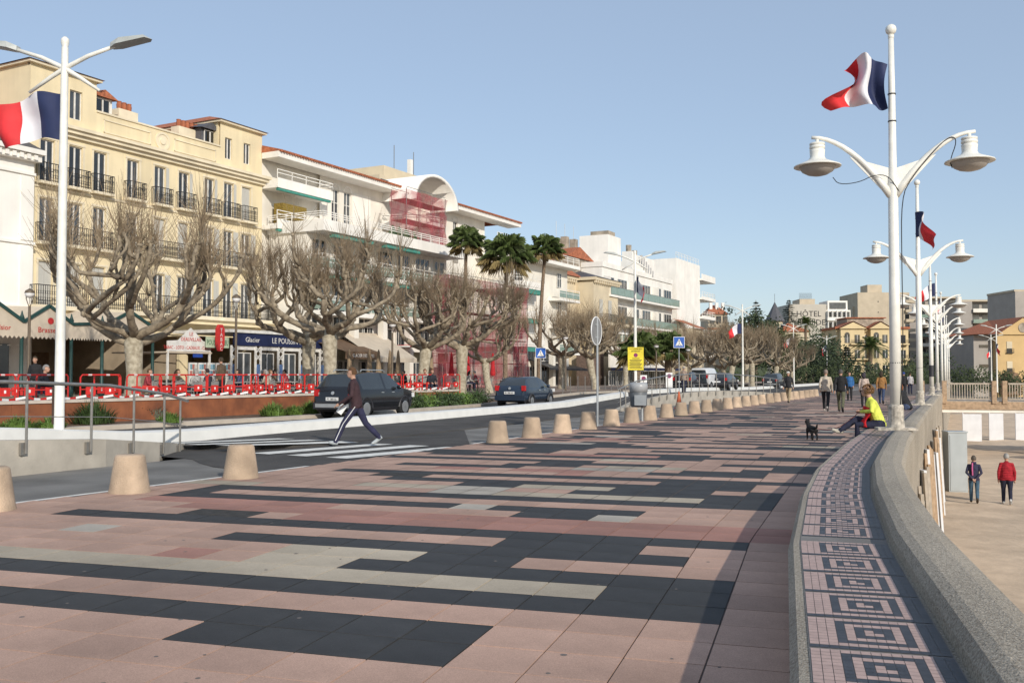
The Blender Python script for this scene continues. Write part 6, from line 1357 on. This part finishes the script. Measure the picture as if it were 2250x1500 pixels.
for j in range(8):
    for i in range(8): a = j*9+i; m_.f.append((a,a+1,a+10,a+9)); m_.m.append(0)
o = m_.build('red_jacket', clothm((.55,.012,.018)), None, True, pw_, head_to(-.97,.1)); tag(o, 'red jacket bundled on the lap of the woman in yellow', 'jacket'); sm = o.modifiers.new('t','SOLIDIFY'); sm.thickness = .03
P = pose('sit', lean=.16); pr = PD(1994,31.5); pr.z = -.02
person('sit2', P, pr, head_to(-.8,.6), 'red-haired woman in black coat and jeans sitting on the bench by the second lamp', (.016,.016,.018), (.05,.07,.13), BK, (.20,.07,.025), 'long', s=1.02)
# beach couple
P = pose('walk', .12, .0); P['elL'] = V(-.25,-.1,1.14); P['elR'] = V(.25,-.1,1.14); P['wrL'] = V(-.06,-.17,.93); P['wrR'] = V(.06,-.17,.93)
bw = person('beachw', P, G(2141,1106,-3), head_to(.12,1), 'woman with hands clasped behind her back and pink scarf walking on the sand', (.03,.03,.06), (.05,.10,.15), DK, (.09,.075,.06), 'short', s=.97)
MB().tube([V(-.05,-.14,1.5),V(-.06,-.175,1.3),V(-.05,-.17,1.05)],[.05,.055,.05],8,0,True,.5).build('scarf', clothm((.60,.13,.30)), bw); MB().tube([V(0,.0,1.47),V(.0,0,1.53)],[.09,.085],12).build('scarf_loop', clothm((.03,.03,.08)), bw)
P = pose('walk', .14, .05); P['elL'] = V(-.25,-.03,1.12); P['elR'] = V(.25,-.03,1.12); P['wrL'] = V(-.25,.03,.87); P['wrR'] = V(.25,.03,.87)
bm_ = person('beachm', P, G(2213,1109,-3), head_to(.12,1), 'grey-haired man in red quilted jacket walking on the sand', (.36,.015,.025), (.015,.017,.035), (.4,.4,.4), (.30,.29,.27), s=1.03, fat=1.12)
qm = clothm((.36,.015,.025)).copy(); MATS['quilt'] = qm; N_ = qm.node_tree.nodes; wv = N_.new('ShaderNodeTexWave'); wv.bands_direction = 'Z'; wv.inputs['Scale'].default_value = 5.5; bp_ = N_.new('ShaderNodeBump'); bp_.inputs['Distance'].default_value = .02; bp_.inputs['Strength'].default_value = .8
_tc = N_.new('ShaderNodeTexCoord'); qm.node_tree.links.new(_tc.outputs['Object'], wv.inputs['Vector']); qm.node_tree.links.new(wv.outputs['Fac'], bp_.inputs['Height']); qm.node_tree.links.new(bp_.outputs[0], N_['Principled BSDF'].inputs['Normal'])
bm_.children[0].material_slots[1].material = qm
# terrace people
P = pose('sit', lean=.02); pm = PD(92,31.2,TZ+.0)
person('sit3', P, pm, head_to(.9,.35), 'grey-haired man in black jacket with orange scarf sitting at the left', (.018,.02,.028), (.05,.08,.15), BK, (.22,.21,.2), s=1.04)
c = copy_tree(c0); c.location = pm+V(-.02,-.02,0); c.rotation_euler = (0,0,head_to(.9,.35)); tag(c, 'café chair under the man with the orange scarf', 'chair', 'grey café chairs')
for px, lb_, tp_ in ((932,'person in grey coat, left of the seated couple on the terrace wall',(.28,.27,.25)),(948,'person in black coat, right of the seated couple on the terrace wall',(.02,.022,.03))):
    p = PD(px, 49, TZ+.02); person('sit3', None, p, head_to(.6,-.7), lb_, tp_, (.02,.025,.045), BK, (.14,.06,.03), s=1.0)
    c = copy_tree(c0); c.location = p; c.rotation_euler = (0,0,head_to(.6,-.7)); tag(c, 'café chair under the '+lb_.split(',')[0], 'chair', 'grey café chairs')
person('st', ST, PD(487,40,TZ), head_to(-1,.2), 'waiter in brown waistcoat standing among the café tables', (.10,.07,.045), BK, BK, DK, s=1.03)
person('st', ST, PD(78,37,TZ), head_to(.4,-1), 'waiter in black with white shirt front behind the seated man', BK, BK, BK, DK, s=1.02)
cols = [(.30,.04,.05),(.35,.34,.32),(.03,.03,.04),(.25,.16,.10),(.42,.40,.36),(.05,.06,.12),(.03,.03,.03),(.36,.30,.24)]
pick = [1,4,6,9,12,14,17,20,24,27,31,33,38,41,44,47,52,55]
for i, k in enumerate(pick):
    if k >= len(SEATS): continue
    cp, rz = SEATS[k]; person('sit3', None, cp+V(0,0,.0), rz, 'seated café guest in a %s top, %s guest from the left on the terrace' % (('red','grey','black','brown','pale','navy','black','tan')[i%8], ordw[i] if i < 20 else str(i)), cols[i%8], NV if i%2 else BK, BK, ((.1,.06,.03),(.3,.28,.26),(.03,.02,.02))[i%3], ('short','long')[i%2], s=.98, group='café guests')
# dog
D = MB(); D.tube([(-.0,-.17,.25),(0,-.08,.26),(0,.08,.27),(0,.16,.28)],[.06,.085,.09,.075],10); D.tube([(0,.14,.29),(0,.2,.37),(0,.23,.41)],[.065,.055,.05],8); D.ball((0,.25,.43),.062,10); D.tube([(0,.28,.42),(0,.35,.405)],[.035,.02],8)
for s in (-1,1):
    D.add([(s*.02,.23,.47),(s*.06,.23,.46),(s*.045,.22,.55),(s*.035,.26,.48)],[(0,1,2),(1,3,2),(3,0,2),(0,3,1)])
    D.tube([(s*.05,.13,.27),(s*.055,.14,.14),(s*.055,.13,.03),(s*.055,.16,.012)],[.04,.025,.02,.018],7); D.tube([(s*.05,-.14,.26),(s*.055,-.11,.17),(s*.055,-.18,.09),(s*.055,-.165,.02),(s*.055,-.14,.012)],[.055,.04,.022,.02,.018],7)
D.tube([(0,-.2,.29),(0,-.27,.33),(0,-.30,.40)],[.025,.03,.015],7)
me = D.mesh('t', skin); o = bpy.data.objects.new('t', me); C.objects.link(o); rm = o.modifiers.new('r','REMESH'); rm.mode = 'VOXEL'; rm.voxel_size = .01; sm = o.modifiers.new('s','SMOOTH'); sm.iterations = 2
me2 = bpy.data.meshes.new_from_object(o.evaluated_get(bpy.context.evaluated_depsgraph_get())); bpy.data.objects.remove(o); me2.materials.clear(); me2.materials.append(clothm((.012,.010,.010))); me2.polygons.foreach_set('use_smooth',[True]*len(me2.polygons))
dp = G(1784,966); o = obj('dog', me2, None, dp, R(25)); tag(o, 'small black prick-eared dog on a red lead', 'dog')
a = dp+V(-.05,.12,.33); b = PD(1895,21.2,.85); lead = [a+(b-a)*t+V(0,0,-.25*math.sin(math.pi*t)) for t in [i/12 for i in range(13)]]
tag(MB().tube(lead,.008,5).build('dog_lead', clothm((.35,.02,.03))), 'thin red lead from the dog to the seated woman', 'lead')
